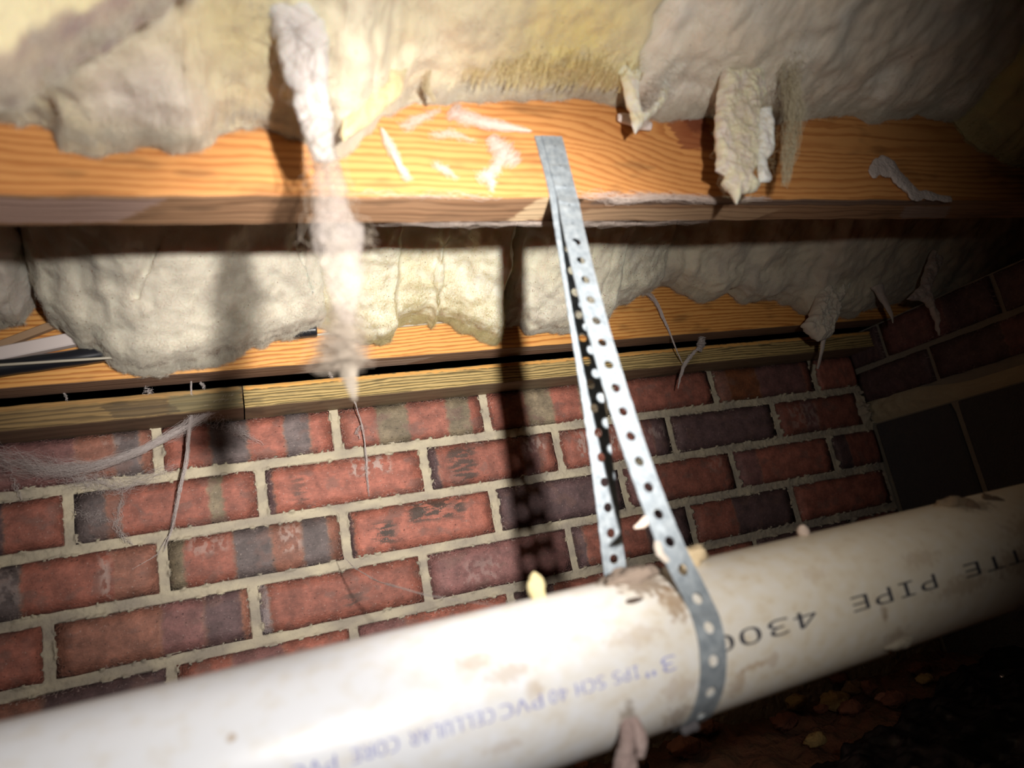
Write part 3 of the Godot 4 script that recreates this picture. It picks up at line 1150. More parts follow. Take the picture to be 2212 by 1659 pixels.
func materials() -> void:
	M.fluff = relief(mat(Color.WHITE, 1.0), noise(11, 0.02, 5), 8.0, 0.06)
	M.fluff.subsurf_scatter_enabled = true
	M.fluff.subsurf_scatter_strength = 0.25
	M.fluff.rim_enabled = true
	M.fluff.rim = 0.3
	M.fibre = mat(c8(236, 230, 214), 0.6)
	M.fibre.backlight_enabled = true
	M.fibre.backlight = c8(120, 116, 104)
	M.fibre_yellow = mat(c8(228, 214, 160), 0.6)
	M.fibre_yellow.backlight_enabled = true
	M.fibre_yellow.backlight = c8(120, 112, 80)
	M.wisp = mat(Color(0.95, 0.94, 0.92, 0.28), 1.0)
	M.wisp.transparency = BaseMaterial3D.TRANSPARENCY_ALPHA
	M.lintweb = mat(c8(238, 220, 208), 0.9)
	M.web = mat(c8(222, 212, 208), 0.9)
	M.web.backlight_enabled = true
	M.web.backlight = c8(110, 104, 100)
	M.fleck = mat(c8(128, 94, 62), 1.0)
	M.lint = relief(mat(Color.WHITE, 1.0), noise(12, 0.03, 4), 20.0, 0.1)
	M.soil = relief(mat(Color.WHITE, 1.0), noise(13, 0.02, 5), 5.0, 0.6)

func build_shell() -> void:
	var dark := mat(c8(120, 110, 98), 0.95)
	relief(dark, noise(19, 0.02, 4), 3.0, 0.5)
	var boxes := {"wall_left": [Vector3(-0.75, -0.5, -0.15), Vector3(-0.65, 0.6, 2.6)], "wall_front": [Vector3(-0.75, -0.5, 2.5), Vector3(2.4, 0.6, 2.6)], "wall_far": [Vector3(2.3, -0.5, -0.15), Vector3(2.4, 0.6, 2.6)]}
	for q in boxes:
		var g := Geo.new()
		g.add_box(boxes[q][0], boxes[q][1])
		struct_(q, g, dark)
	var g2 := Geo.new()
	g2.add_box(Vector3(-0.75, 0.487, -0.15), Vector3(2.4, 0.52, 2.6), 0.0, lin(150, 116, 78))
	struct_("ceiling", g2, mat(Color.WHITE, 0.9))
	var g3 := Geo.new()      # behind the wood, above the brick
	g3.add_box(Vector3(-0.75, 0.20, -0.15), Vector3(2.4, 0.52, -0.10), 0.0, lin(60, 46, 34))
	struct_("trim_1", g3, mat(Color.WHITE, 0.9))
	# soil
	var n := noise(71, 1.0, 4)
	var n2 := noise(72, 1.0, 4)
	var g := Geo.new()
	var P := PackedVector3Array()
	var C := PackedColorArray()
	var nu := 300
	var nv := 240
	for j in nv + 1:
		for i in nu + 1:
			var x := lerpf(-0.7, 2.35, pow(float(i) / nu, 1.0))
			var z := lerpf(2.55, -0.05, pow(float(j) / nv, 0.55))
			var y := GROUND + 0.018 * n.get_noise_2d(x * 5, z * 5) + 0.012 * n2.get_noise_2d(x * 22, z * 22) + 0.02 * smoothstep(0.2, -0.02, z)
			P.append(Vector3(x, y, z))
			C.append(lin(120, 78, 58).lerp(lin(92, 70, 50), clampf(0.5 + n.get_noise_2d(x * 30, z * 30), 0, 1)))
	g.add_grid(P, PackedVector2Array(), C, nu, nv)
	g.add_box(Vector3(-0.75, -0.5, -0.15), Vector3(2.4, -0.36, 2.6), 0.0, lin(110, 74, 56))
	struct_("floor", g, M.soil)

func build_wood() -> void:
	# near joist
	var flow := func(x: float, y: float) -> float:
		return 0.036 * smoothstep(0.86, 1.02, x) * (1.0 - smoothstep(0.05, 0.085, y)) + 0.012 * smoothstep(0.50, 0.9, x)
	var pale := c8(205, 178, 158)
	var maps := wood_maps(2048, 400, 1.9, 0.235, 0.0058, c8(210, 148, 86), c8(176, 110, 56), c8(168, 130, 98), c8(120, 84, 58), 21, [[1.012, 0.072, 0.013]], flow, [[0.99, 0.045, 1.035, 0.10, 0.3, c8(120, 58, 36), 0.6]],
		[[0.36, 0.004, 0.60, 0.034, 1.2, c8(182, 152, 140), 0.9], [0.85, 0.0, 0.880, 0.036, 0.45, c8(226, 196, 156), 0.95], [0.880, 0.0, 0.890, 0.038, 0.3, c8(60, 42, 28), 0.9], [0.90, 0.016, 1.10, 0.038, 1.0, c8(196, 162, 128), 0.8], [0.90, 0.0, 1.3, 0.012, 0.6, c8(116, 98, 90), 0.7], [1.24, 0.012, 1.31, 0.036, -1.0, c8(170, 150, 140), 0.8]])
	var m := wood_material(maps, 0.62, 0.08)
	single("floor_joist", beam(-0.62, 1.28, 0.433, 0.471, 0.250, 0.487, 0.002, 120, 3, 0.0012), m, Vector3(0.33, 0.25, 0.452), "orange wooden floor joist in front, the metal strap nailed to its face", "joist")
	# rear joist
	var flow2 := func(x: float, y: float) -> float:
		return 0.010 * sin(x * 4.0) * (1.0 - y * 2.0)
	var maps2 := wood_maps(2048, 400, 1.9, 0.235, 0.0052, c8(230, 168, 92), c8(174, 104, 42), c8(146, 116, 98), c8(112, 84, 68), 26, [[1.075, 0.037, 0.0075]], flow2, [], [[0.73, 0.01, 0.87, 0.038, 1.5, c8(178, 158, 146), 0.8], [0.98, 0.006, 1.12, 0.022, 1.0, c8(160, 140, 126), 0.6]])
	single("rim_joist", beam(-0.62, 1.28, 0.050, 0.088, 0.2525, 0.487, 0.0018, 120, 4, 0.0008), wood_material(maps2, 0.6, 0.08), Vector3(0.33, 0.25, 0.069), "rear wooden joist behind the hanging wool, a brown knot in its face", "joist")
	# sill: two treated planks that butt
	var none := func(_x: float, _y: float) -> float:
		return 0.0
	var maps3 := wood_maps(2048, 160, 1.5, 0.030, 0.0042, c8(190, 164, 108), c8(88, 76, 44), c8(146, 126, 98), c8(110, 94, 72), 33, [], none, [[0.0, 0.0235, 1.5, 0.031, 0.0, c8(226, 166, 88), 0.85]], [])
	var m3 := wood_material(maps3, 0.75, 0.1)
	single("sill_plate", beam(0.0165, 1.01, -0.088, 0.052, 0.2168, 0.2440, 0.0022, 110, 5, 0.0008, 26, 0.0009), m3, Vector3(0.5, 0.2168, 0.0), "olive weathered sill plank on the brick wall, right of the butt joint", "sill plate")
	var maps4 := wood_maps(1024, 160, 0.66, 0.030, 0.0075, c8(146, 120, 78), c8(88, 70, 44), c8(116, 92, 70), c8(92, 72, 54), 37, [], none, [[0.58, 0.0, 0.66, 0.032, 0.0, c8(108, 104, 78), 0.6], [0.53, 0.0, 0.60, 0.02, 1.0, c8(70, 58, 44), 0.5], [0.2, 0.004, 0.42, 0.014, 2.0, c8(92, 70, 48), 0.5], [0.0, 0.023, 0.66, 0.031, 0.0, c8(186, 140, 80), 0.6]], [])
	single("sill_plate", beam(-0.645, 0.0150, -0.088, 0.0535, 0.2168, 0.2440, 0.0022, 80, 6, 0.001, 20, 0.0005), wood_material(maps4, 0.8, 0.12), Vector3(-0.3, 0.2168, 0.0), "brown stained sill plank with a greenish end, left of the butt joint", "sill plate")

func build_batts() -> void:
	var cream := lin(230, 218, 184)
	var yellow := lin(224, 206, 148)
	var white := lin(228, 220, 208)
	var grey := lin(206, 196, 186)
	var gn := "batts in front of the near joist"
	var gf := "batts between the two joists"
	# --- near row
	var a := batt("cream fibreglass belly over the orange joist, left of the metal strap", [Vector2(-170, 285), Vector2(-118, 287), Vector2(-105, 291), Vector2(-91, 293), Vector2(-80, 290), Vector2(-74, 279), Vector2(-62, 275), Vector2(-50, 276), Vector2(-35, 278), Vector2(-20, 277), Vector2(-5, 278), Vector2(2, 285), Vector2(12, 294), Vector2(24, 297), Vector2(35, 297), Vector2(46, 293), Vector2(57, 290), Vector2(73, 284), Vector2(83, 279), Vector2(92, 280), Vector2(103, 297), Vector2(121, 314), Vector2(132, 320), Vector2(149, 324), Vector2(170, 326), Vector2(199, 326), Vector2(222, 330), Vector2(254, 335), Vector2(277, 334), Vector2(297, 333), Vector2(314, 334), Vector2(330, 345)],
		{"seed": 400, "zb": 0.4735, "t": 0.06, "r": 0.03, "bulge": 0.07, "hb": 0.05, "top": 0.486, "a": lin(234, 222, 202), "b": lin(228, 212, 176), "dirt": lin(196, 178, 146), "fibres": 5200, "shown": 0.45, "nv": 90, "step": 0.0018, "tints": [[258, 340, 60, 30, lin(226, 202, 122), 0.9], [20, 330, 40, 30, lin(206, 188, 130), 0.7], [-75, 330, 30, 20, lin(206, 188, 140), 0.5], [100, 330, 40, 30, lin(236, 226, 196), 0.7], [-35, 285, 32, 12, lin(226, 212, 204), 0.8]], "flecks": 60,
		"creases": [[-76, 282, -72, 300, 5, 3], [-72, 300, -52, 312, 5, 3], [4, 284, -2, 300, 5, 3], [-60, 284, -40, 288, 3, 3], [-30, 284, -10, 290, 3, 3], [100, 300, 92, 330, 6, 5], [106, 300, 150, 326, 3, 3]]}, gn)
	var g := Geo.new()
	flake(g, [Vector2(101, 325), Vector2(91, 303), Vector2(85, 289), Vector2(81, 274), Vector2(83, 270), Vector2(89, 275), Vector2(99, 281), Vector2(113, 295), Vector2(126, 307), Vector2(133, 328)], 0.505, 0.006, 0.012, 413, lin(208, 192, 152), lin(196, 178, 136))
	part("torn_flap", g, M.fluff, a)
	g = Geo.new()
	fibres(g, [mmv(150, 334, 500), mmv(147, 320, 498), mmv(152, 310, 496)], [0.003, 0.003, 0.001], 50, 0.00016, 414, lin(232, 222, 196))
	for k in 26:
		var x := 175.0 + k * 5.6
		fibres(g, [mmv(x + 10, 350 + 4 * sin(k * 2.0), 520), mmv(x + 4, 336, 505), mmv(x, 325 + k * 0.25 - 4 * absf(sin(k * 1.3)), 496)], [0.005, 0.004, 0.001], 16, 0.00017, 420 + k, lin(238, 224, 176))
	part("torn_fibre", g, M.fibre, a, true)
	var b := batt("pale wool belly over the orange joist, right of the metal strap", [Vector2(312, 340), Vector2(325, 330), Vector2(335, 328), Vector2(360, 323), Vector2(392, 323), Vector2(426, 323), Vector2(477, 324), Vector2(506, 331), Vector2(534, 333), Vector2(568, 333), Vector2(590, 330), Vector2(628, 334), Vector2(681, 338), Vector2(717, 340), Vector2(760, 335), Vector2(800, 330)],
		{"seed": 440, "zb": 0.4735, "t": 0.062, "r": 0.03, "bulge": 0.07, "hb": 0.05, "top": 0.486, "a": white, "b": lin(222, 206, 186), "dirt": lin(176, 158, 140), "fibres": 4600, "shown": 0.45, "nv": 90, "step": 0.0018, "flecks": 90, "creases": [[560, 352, 600, 366, 3, 2], [520, 372, 560, 380, 2.5, 2], [610, 336, 700, 360, 4, 5]]}, gn)
	g = Geo.new()
	flake(g, [Vector2(303, 346), Vector2(302, 319), Vector2(303, 305), Vector2(301, 291), Vector2(302, 284), Vector2(315, 297), Vector2(329, 307), Vector2(341, 318), Vector2(347, 331), Vector2(343, 341), Vector2(334, 321), Vector2(323, 309), Vector2(314, 304), Vector2(314, 316), Vector2(317, 329), Vector2(328, 349)], 0.505, 0.004, 0.006, 450, white, cream)
	fibres(g, [mmv(345, 345, 512), mmv(333, 322, 506), mmv(318, 304, 500), mmv(308, 293, 497)], [0.014, 0.010, 0.007, 0.001], 200, 0.0001, 453, white, Vector2(0.1, 0.35), 2.0)
	part("torn_curl", g, M.fluff, b)
	g = Geo.new()
	flake(g, [Vector2(389, 338), Vector2(377, 315), Vector2(372, 298), Vector2(363, 279), Vector2(361, 259), Vector2(354, 246), Vector2(363, 242), Vector2(358, 237), Vector2(362, 230), Vector2(364, 216), Vector2(371, 226), Vector2(386, 228), Vector2(392, 234), Vector2(386, 242), Vector2(400, 258), Vector2(410, 275), Vector2(412, 296), Vector2(426, 319), Vector2(432, 341)], 0.52, 0.006, 0.008, 455, lin(224, 214, 184), lin(214, 200, 188))
	part("hanging_tuft", g, M.fluff, b)
	g = Geo.new()
	flake(g, [Vector2(409, 299), Vector2(398, 271), Vector2(395, 259), Vector2(387, 239), Vector2(388, 233), Vector2(396, 233), Vector2(401, 238), Vector2(400, 251), Vector2(411, 261), Vector2(417, 285), Vector2(419, 300)], 0.526, 0.0035, 0.004, 460, lin(236, 230, 226), white)
	tag(part("hanging_tuft", g, M.fluff, b), "narrow white tuft")
	g = Geo.new()
	fibres(g, [mmv(452, 345, 530), mmv(441, 320, 532), mmv(436, 290, 532), mmv(420, 255, 530), mmv(408, 228, 528)], [0.012, 0.009, 0.008, 0.006, 0.003], 200, 0.00013, 465, lin(228, 222, 204), Vector2(0.2, 0.6), 1.0)
	fibres(g, [mmv(402, 335, 524), mmv(394, 290, 526), mmv(380, 250, 523), mmv(366, 224, 518)], [0.026, 0.021, 0.020, 0.010], 260, 0.00006, 466, lin(236, 228, 200), Vector2(0.1, 0.3), 2.0, 0.5)
	part("torn_fibre", g, M.fibre, b, true)
	batt("dim yellow wool at the right end of the orange joist", [Vector2(700, 372), Vector2(712, 340), Vector2(730, 318), Vector2(752, 300), Vector2(778, 292), Vector2(827, 290), Vector2(900, 300), Vector2(980, 310)],
		{"seed": 470, "zb": 0.4735, "t": 0.07, "r": 0.05, "bulge": 0.05, "hb": 0.08, "top": 0.486, "a": lin(196, 180, 122), "b": lin(180, 166, 120), "fibres": 1500, "shown": 0.5, "nv": 70, "step": 0.0022, "yellow": true, "jag": 0.004}, gn)
	batt("cream batt with a grey-purple dirty edge, nearest, left of the belly over the joist", [Vector2(-260, 150), Vector2(-150, 180), Vector2(-90, 214), Vector2(-77, 224), Vector2(-60, 239), Vector2(-42, 254), Vector2(-16, 276), Vector2(-1, 291), Vector2(30, 325)],
		{"seed": 480, "zb": 0.585, "t": 0.03, "r": 0.012, "bulge": 0.02, "hb": 0.05, "top": 0.45, "side": 0.01, "a": lin(226, 214, 178), "b": lin(220, 206, 160), "fibres": 900, "shown": 0.3, "nv": 70, "step": 0.0022, "band": [lin(140, 116, 114), 0.007], "amp": 0.6}, gn)
	# --- far row
	batt("small grey batt at the left edge, above the white board", [Vector2(-300, 300), Vector2(-222, 307), Vector2(-200, 306), Vector2(-187, 309), Vector2(-176, 328), Vector2(-172, 374)],
		{"seed": 500, "zb": 0.10, "t": 0.05, "r": 0.016, "bulge": 0.12, "hb": 0.11, "top": 0.486, "a": lin(206, 200, 188), "b": grey, "side": 0.015, "fibres": 700}, gf)
	batt("large grey-white drooping batt, lowest of the rear row, left of the hanging strand", [Vector2(-178, 372), Vector2(-170, 335), Vector2(-157, 307), Vector2(-126, 281), Vector2(-98, 257), Vector2(-78, 249), Vector2(-56, 249), Vector2(-30, 253), Vector2(7, 259), Vector2(36, 270), Vector2(66, 279), Vector2(87, 286), Vector2(108, 292), Vector2(122, 300)],
		{"seed": 510, "zb": 0.096, "t": 0.045, "r": 0.016, "bulge": 0.13, "hb": 0.13, "top": 0.486, "a": lin(222, 214, 196), "b": lin(200, 194, 178), "dirt": lin(150, 136, 118), "fibres": 3600, "flecks": 110, "grime": lin(104, 80, 60), "side": 0.02, "amp": 0.8,
		"creases": [[-46, 338, -62, 322, 9, 2.0], [-62, 322, -74, 306, 8, 2.0], [-60, 366, -66, 350, 6, 2.0], [79, 372, 86, 346, 9, 2.4], [86, 346, 95, 318, 8, 1.8], [-150, 340, -60, 300, 3, 4], [-120, 360, -80, 330, 2.5, 3], [-30, 300, 0, 330, 2, 2]]}, gf)
	batt("bright cream batt with ragged edge and tongues, between the strand and the seam", [Vector2(98, 300), Vector2(108, 292), Vector2(123, 284), Vector2(145, 273), Vector2(157, 266), Vector2(173, 263), Vector2(188, 267), Vector2(194, 284), Vector2(215, 289), Vector2(236, 291), Vector2(241, 283), Vector2(247, 290), Vector2(267, 287), Vector2(283, 274), Vector2(305, 263), Vector2(318, 257), Vector2(326, 262), Vector2(329, 285)],
		{"seed": 520, "zb": 0.096, "t": 0.045, "r": 0.014, "bulge": 0.13, "hb": 0.13, "top": 0.486, "a": lin(232, 229, 214), "b": lin(228, 221, 194), "dirt": lin(214, 202, 170), "fibres": 3600, "flecks": 260, "grime": lin(170, 140, 100), "side": 0.014, "yellow": true,
		"creases": [[200, 330, 250, 318, 3, 4], [250, 318, 300, 325, 2, 3], [150, 345, 180, 320, 2.5, 3]]}, gf)
	batt("speckled cream batt right of the seam, behind the metal strap", [Vector2(322, 292), Vector2(330, 276), Vector2(344, 279), Vector2(356, 278), Vector2(368, 267), Vector2(393, 265), Vector2(419, 262), Vector2(453, 262), Vector2(474, 264), Vector2(486, 284), Vector2(518, 296), Vector2(558, 309), Vector2(570, 322), Vector2(578, 350)],
		{"seed": 530, "zb": 0.096, "t": 0.05, "r": 0.016, "bulge": 0.125, "hb": 0.13, "top": 0.486, "a": lin(232, 226, 202), "b": lin(222, 216, 200), "dirt": lin(204, 190, 160), "fibres": 3200, "flecks": 420, "grime": lin(140, 110, 80), "side": 0.018,
		"creases": [[400, 300, 405, 340, 2.5, 2], [430, 310, 420, 350, 3, 2.5], [380, 330, 440, 360, 2.5, 3], [452, 290, 456, 330, 2, 2]]}, gf)
	var d := batt("dim grey batt with hanging wisps, far right of the rear row", [Vector2(566, 330), Vector2(580, 322), Vector2(600, 320), Vector2(619, 307), Vector2(662, 294), Vector2(699, 303), Vector2(727, 289), Vector2(780, 292), Vector2(810, 280), Vector2(830, 262), Vector2(867, 252), Vector2(914, 255), Vector2(957, 265), Vector2(1021, 272), Vector2(1101, 262), Vector2(1150, 245), Vector2(1277, 240)],
		{"seed": 540, "zb": 0.096, "t": 0.045, "r": 0.016, "bulge": 0.13, "hb": 0.13, "top": 0.486, "a": lin(214, 204, 180), "b": lin(190, 180, 164), "fibres": 2600, "flecks": 150, "side": 0.02, "step": 0.002}, gf)
	g = Geo.new()
	flake(g, [Vector2(840, 338), Vector2(831, 293), Vector2(801, 251), Vector2(780, 237), Vector2(788, 226), Vector2(799, 209), Vector2(821, 213), Vector2(845, 239), Vector2(864, 269), Vector2(953, 335)], 0.142, 0.012, 0.012, 560, lin(204, 194, 176), lin(188, 178, 164))
	part("hanging_tuft", g, M.fluff, d)
	for q in [[[mmv(820, 216, 134), mmv(820, 195, 120), mmv(826, 178, 100)], [0.004, 0.003, 0.002], 564], [[mmv(925, 285, 160), mmv(930, 262, 160), mmv(936, 236, 160), mmv(934, 222, 160)], [0.010, 0.006, 0.003, 0.001], 568]]:
		g = Geo.new()
		shred(g, q[0], q[1], 0.7, q[2], lin(196, 184, 176), lin(180, 170, 160), 0.2)
		part("hanging_wisp", g, M.fluff, d)
	g = Geo.new()
	flake(g, [Vector2(1012, 321), Vector2(965, 266), Vector2(926, 245), Vector2(956, 241), Vector2(968, 229), Vector2(968, 204), Vector2(969, 185), Vector2(978, 217), Vector2(975, 253), Vector2(1029, 305)], 0.2, 0.006, 0.006, 566, lin(196, 184, 176), lin(180, 170, 160))
	part("hanging_wisp", g, M.fluff, d)
	# --- the long strand in front of everything
	g = Geo.new()
	var line := [mmv(54, 345, 556), mmv(57, 318, 550), mmv(59, 285, 545), mmv(61, 258, 542), mmv(63, 232, 541), mmv(63, 208, 541), mmv(64, 186, 541), mmv(64, 171, 541), mmv(63, 150, 541), mmv(63, 132, 541)]
	var st := thing("hanging_strand", "long pale wisp of wool dangling in front of the joists, left of centre", "insulation", mmv(66, 86, 541))
	shred(g, line.slice(0, 5), [0.024, 0.016, 0.0115, 0.0085, 0.005], 0.7, 600, lin(214, 206, 200), lin(200, 192, 188), 0.22)
	part("wool_core", g, M.fluff, st)
	g = Geo.new()
	shred(g, line.slice(3), [0.0085, 0.0075, 0.010, 0.014, 0.012, 0.008, 0.003], 0.7, 600, lin(184, 176, 173), lin(172, 164, 162), 0.22)
	part("wool_core", g, M.wisp, st)
	g = Geo.new()
	fibres(g, line, [0.028, 0.020, 0.015, 0.010, 0.009, 0.012, 0.017, 0.015, 0.010, 0.009], 260, 0.00010, 601, lin(182, 174, 170), Vector2(0.12, 0.3), 2.0)
	fibres(g, [mmv(63, 148, 541), mmv(60, 128, 541), mmv(56, 114, 541), mmv(56, 107, 541)], [0.010, 0.010, 0.015, 0.011], 220, 0.00009, 602, lin(172, 162, 158), Vector2(0.3, 0.8), 2.0)
	fibres(g, [mmv(62, 130, 541), mmv(60, 114, 541), mmv(60, 102, 541), mmv(61, 90, 541)], [0.005, 0.005, 0.004, 0.001], 130, 0.0001, 603, lin(174, 166, 163), Vector2(0.3, 0.8))
	part("fine_fibre", g, M.fibre, st, true)

func build_small() -> void:
	var lumpy := noise(801, 0.12, 3)
	# things tucked between the left batt and the rear joist
	var g := Geo.new()
	g.add_box(mmv(-60, -4, -4), mmv(60, 4, 4), 0.001, lin(168, 138, 108))
	var o := single("wooden_lath", g, mat(Color.WHITE, 0.8), Vector3.ZERO, "thin tan wooden lath sloping above the white board", "lath")
	o.transform = Transform3D(Basis(Vector3.BACK, 0.38), mmv(-203, 299, 94))
	g = Geo.new()
	g.add_box(mmv(-110, -7, -5), mmv(110, 7, 5), 0.0012, lin(220, 208, 204))
	o = single("white_board", g, mat(Color.WHITE, 0.6), Vector3.ZERO, "narrow white painted board end poking out under the left batt", "board")
	o.transform = Transform3D(Basis(Vector3.BACK, 0.17), mmv(-228, 282.5, 97))
	g = Geo.new()
	var pp := PackedVector3Array()
	var rr := PackedFloat32Array()
	for k in 241:
		var t := k / 240.0
		pp.append(mmv(lerpf(-330, 102, t), lerpf(258, 291, smoothstep(-0.2, 1.05, t)), lerpf(106, 97, t)))
		rr.append(0.0085 + 0.0002 * sin(k * 0.31))
	g.add_tube(pp, rr, 20)
	single("black_hose", g, mat(c8(30, 32, 38), 0.3), mmv(-114, 268, 102), "ribbed black hose lying along the rear joist under the left batt", "hose")
	g = Geo.new()
	var wire := PackedVector3Array()
	var wr := PackedFloat32Array()
	for q in [[-330, 268], [-210, 268], [-98, 267.5], [-30, 279], [38, 284], [124, 288], [201, 291], [275, 293.5], [349, 296], [420, 298]]:
		wire.append(mmv(q[0], q[1], 90.4 if q[0] > -60 else 116))
		wr.append(0.0014)
	g.add_tube(wire, wr, 8)
	single("cable", g, mat(c8(186, 178, 160), 0.5), mmv(0, 282, 91), "thin grey cable along the face of the rear joist", "cable")
	# cobwebs: one thing each, a bundle of dusty fibres
	var web := func(called: String, label: String, at: Vector3, paths: Array, group := "", flat := 1.0) -> void:
		var w := Geo.new()
		for q in paths:
			fibres(w, q[0], q[1], q[2], q[3], q[4], Color.WHITE, Vector2(0.15, 0.6), 2.0, flat)
		single(called, w, M.web if called == "cobweb" else M.lintweb, at, label, "cobweb" if called == "cobweb" else "lint", group)
	web.call("cobweb", "dusty cobweb cord hanging from the rear joist in front of the left bricks", mmv(-38, 257, 60), [[[mmv(-37, 256, 60), mmv(-41, 222, 45), mmv(-45, 200, 38), mmv(-50, 170, 32), mmv(-61, 132, 28), mmv(-72, 95, 14), mmv(-84, 70, 6)], [0.0011, 0.002, 0.0019, 0.0021, 0.0022, 0.0014, 0.0008], 64, 0.00014, 811], [[mmv(-72, 95, 14), mmv(-90, 70, 5), mmv(-118, 58, 4)], [0.001, 0.0008, 0.0005], 10, 0.00012, 812], [[mmv(-41, 214, 42), mmv(-55, 222, 45), mmv(-58, 226, 50)], [0.001, 0.001, 0.0005], 8, 0.00012, 813]])
	web.call("cobweb", "grey sheet of cobweb slung across the leftmost top bricks", mmv(-140, 172, 30), [[[mmv(-300, 222, 30), mmv(-226, 192, 32), mmv(-185, 176, 34), mmv(-143, 172, 34), mmv(-97, 184, 32), mmv(-49, 205, 34), mmv(-20, 222, 44), mmv(6, 236, 52)], [0.018, 0.015, 0.011, 0.006, 0.0045, 0.006, 0.008, 0.005], 300, 0.00008, 821], [[mmv(-205, 184, 20), mmv(-160, 166, 14), mmv(-120, 150, 6), mmv(-60, 168, 4)], [0.012, 0.012, 0.012, 0.008], 130, 0.00007, 822], [[mmv(-22, 214, 40), mmv(4, 200, 20), mmv(36, 178, 5)], [0.010, 0.007, 0.002], 40, 0.00008, 823], [[mmv(-160, 172, 24), mmv(-152, 145, 5)], [0.008, 0.004], 16, 0.0001, 824], [[mmv(-225, 188, 22), mmv(-216, 150, 4)], [0.004, 0.003], 14, 0.00012, 825]])
	web.call("cobweb", "thin knotted cobweb thread on the brick right of the hanging wisp", mmv(150, 215, 10), [[[mmv(138, 232, 52), mmv(146, 216, 30), mmv(153, 196, 14), mmv(155, 172, 9), mmv(154, 140, 7), mmv(152, 112, 5), mmv(152, 98, 4)], [0.0006, 0.0008, 0.0016, 0.001, 0.0014, 0.0016, 0.0012], 30, 0.00013, 831], [[mmv(153, 190, 12), mmv(146, 182, 8), mmv(150, 172, 8)], [0.002, 0.003, 0.002], 18, 0.00014, 832]])
	web.call("cobweb", "thread with white knots slanting down to the pipe", mmv(120, -8, 200), [[[mmv(104, 30, 60), mmv(108, 14, 110), mmv(116, -3, 190), mmv(132, -21, 320), mmv(152, -34, 470)], [0.0006, 0.0006, 0.0008, 0.0007, 0.0004], 16, 0.00016, 841]])
	web.call("cobweb", "tangle of web across the left brick below the sheet", mmv(-120, 110, 6), [[[mmv(-118, 150, 6), mmv(-124, 128, 6), mmv(-128, 110, 6), mmv(-120, 92, 6), mmv(-112, 84, 5)], [0.003, 0.004, 0.006, 0.004, 0.002], 40, 0.0001, 851], [[mmv(-175, 140, 4), mmv(-150, 122, 5), mmv(-122, 112, 5)], [0.006, 0.008, 0.004], 30, 0.00007, 852]])
	web.call("cobweb", "white clump of web with a trailing thread, under the rear joist right of the strap", mmv(650, 240, 66), [[[mmv(657, 252, 70), mmv(654, 241, 68), mmv(650, 232, 64)], [0.0045, 0.005, 0.003], 160, 0.00018, 861], [[mmv(650, 238, 66), mmv(634, 226, 62), mmv(622, 214, 58), mmv(613, 194, 52), mmv(608, 182, 50)], [0.002, 0.0028, 0.0024, 0.0018, 0.0006], 90, 0.00018, 862]])
	web.call("cobweb", "tan wool thread curling down past the knot of the rear joist", mmv(580, 270, 98), [[[mmv(545, 312, 100), mmv(558, 318, 100), mmv(572, 302, 100), mmv(582, 266, 97), mmv(600, 234, 80), mmv(618, 216, 62)], [0.003, 0.0032, 0.003, 0.0014, 0.0008, 0.0004], 130, 0.00016, 863]])
	for q in [[-161, 0.002, "leftmost wisp of web across the dark gap over the stained sill plank"], [-82, 0.005, "middle wisp of web across the dark gap over the stained sill plank"], [-26, 0.003, "wisp of web across the dark gap, beside the cobweb cord"], [118, 0.003, "wisp of web across the dark gap, left of the hanging strand"]]:
		web.call("cobweb", q[2], mmv(q[0], 248, 53), [[[mmv(q[0] - 3, 254, 52), mmv(q[0], 247, 54), mmv(q[0] + 2, 241, 54)], [q[1] * 0.5, q[1], q[1] * 0.5], 14, 0.00014, 871 + q[0]]])
	# lint on the near joist
	for q in [["slanting white lint smear at the upper left of the bare joist face", [mmv(131, 304, 473), mmv(148, 313, 473), mmv(165, 322, 473)], [0.004, 0.003, 0.002], 60],
		["long white lint smear running to the top of the metal strap", [mmv(171, 322, 473), mmv(176, 318, 473), mmv(195, 312, 473), mmv(215, 309, 473), mmv(235, 306, 473)], [0.007, 0.006, 0.004, 0.0025, 0.001], 200],
		["faint lint smear in the middle of the bare joist face", [mmv(150, 299, 473), mmv(170, 301, 473), mmv(188, 295, 473)], [0.003, 0.003, 0.002], 40],
		["ragged white lint patch left of the metal strap", [mmv(198, 300, 473), mmv(207, 288, 473), mmv(217, 276, 473)], [0.005, 0.007, 0.005], 130],
		["curved lint smear hooking down from the ragged patch", [mmv(207, 286, 473), mmv(197, 271, 473), mmv(181, 263, 473)], [0.0035, 0.0035, 0.003], 90],
		["short lint fleck at the joist's lower corner, below the hooked smear", [mmv(193, 270, 473), mmv(192, 261, 473), mmv(192, 253, 473)], [0.003, 0.003, 0.002], 40],
		["thin pink lint streak low on the joist, left of the hooked smear", [mmv(150, 278, 473), mmv(159, 270, 473), mmv(168, 264, 473)], [0.003, 0.003, 0.002], 40],
		["lint string with a knotted end, leftmost on the bare joist face", [mmv(117, 303, 474), mmv(121, 290, 474), mmv(126, 273, 474), mmv(131, 260, 474)], [0.0008, 0.003, 0.0016, 0.003], 130]]:
		web.call("lint", q[0], q[1][1], [[q[1], q[2].map(func(r): return r * 1.35), int(q[3] * 1.3), 0.00007, 880 + q[3]]], "", 0.12)
	web.call("lint", "frayed white lint along the front lower edge of the near joist, right of the strap", mmv(340, 251, 472), [[[mmv(262, 252, 472), mmv(300, 250, 472), mmv(340, 251, 472), mmv(390, 249, 472), mmv(450, 250, 472)], [0.003, 0.0045, 0.003, 0.003, 0.002], 150, 0.0001, 891]])
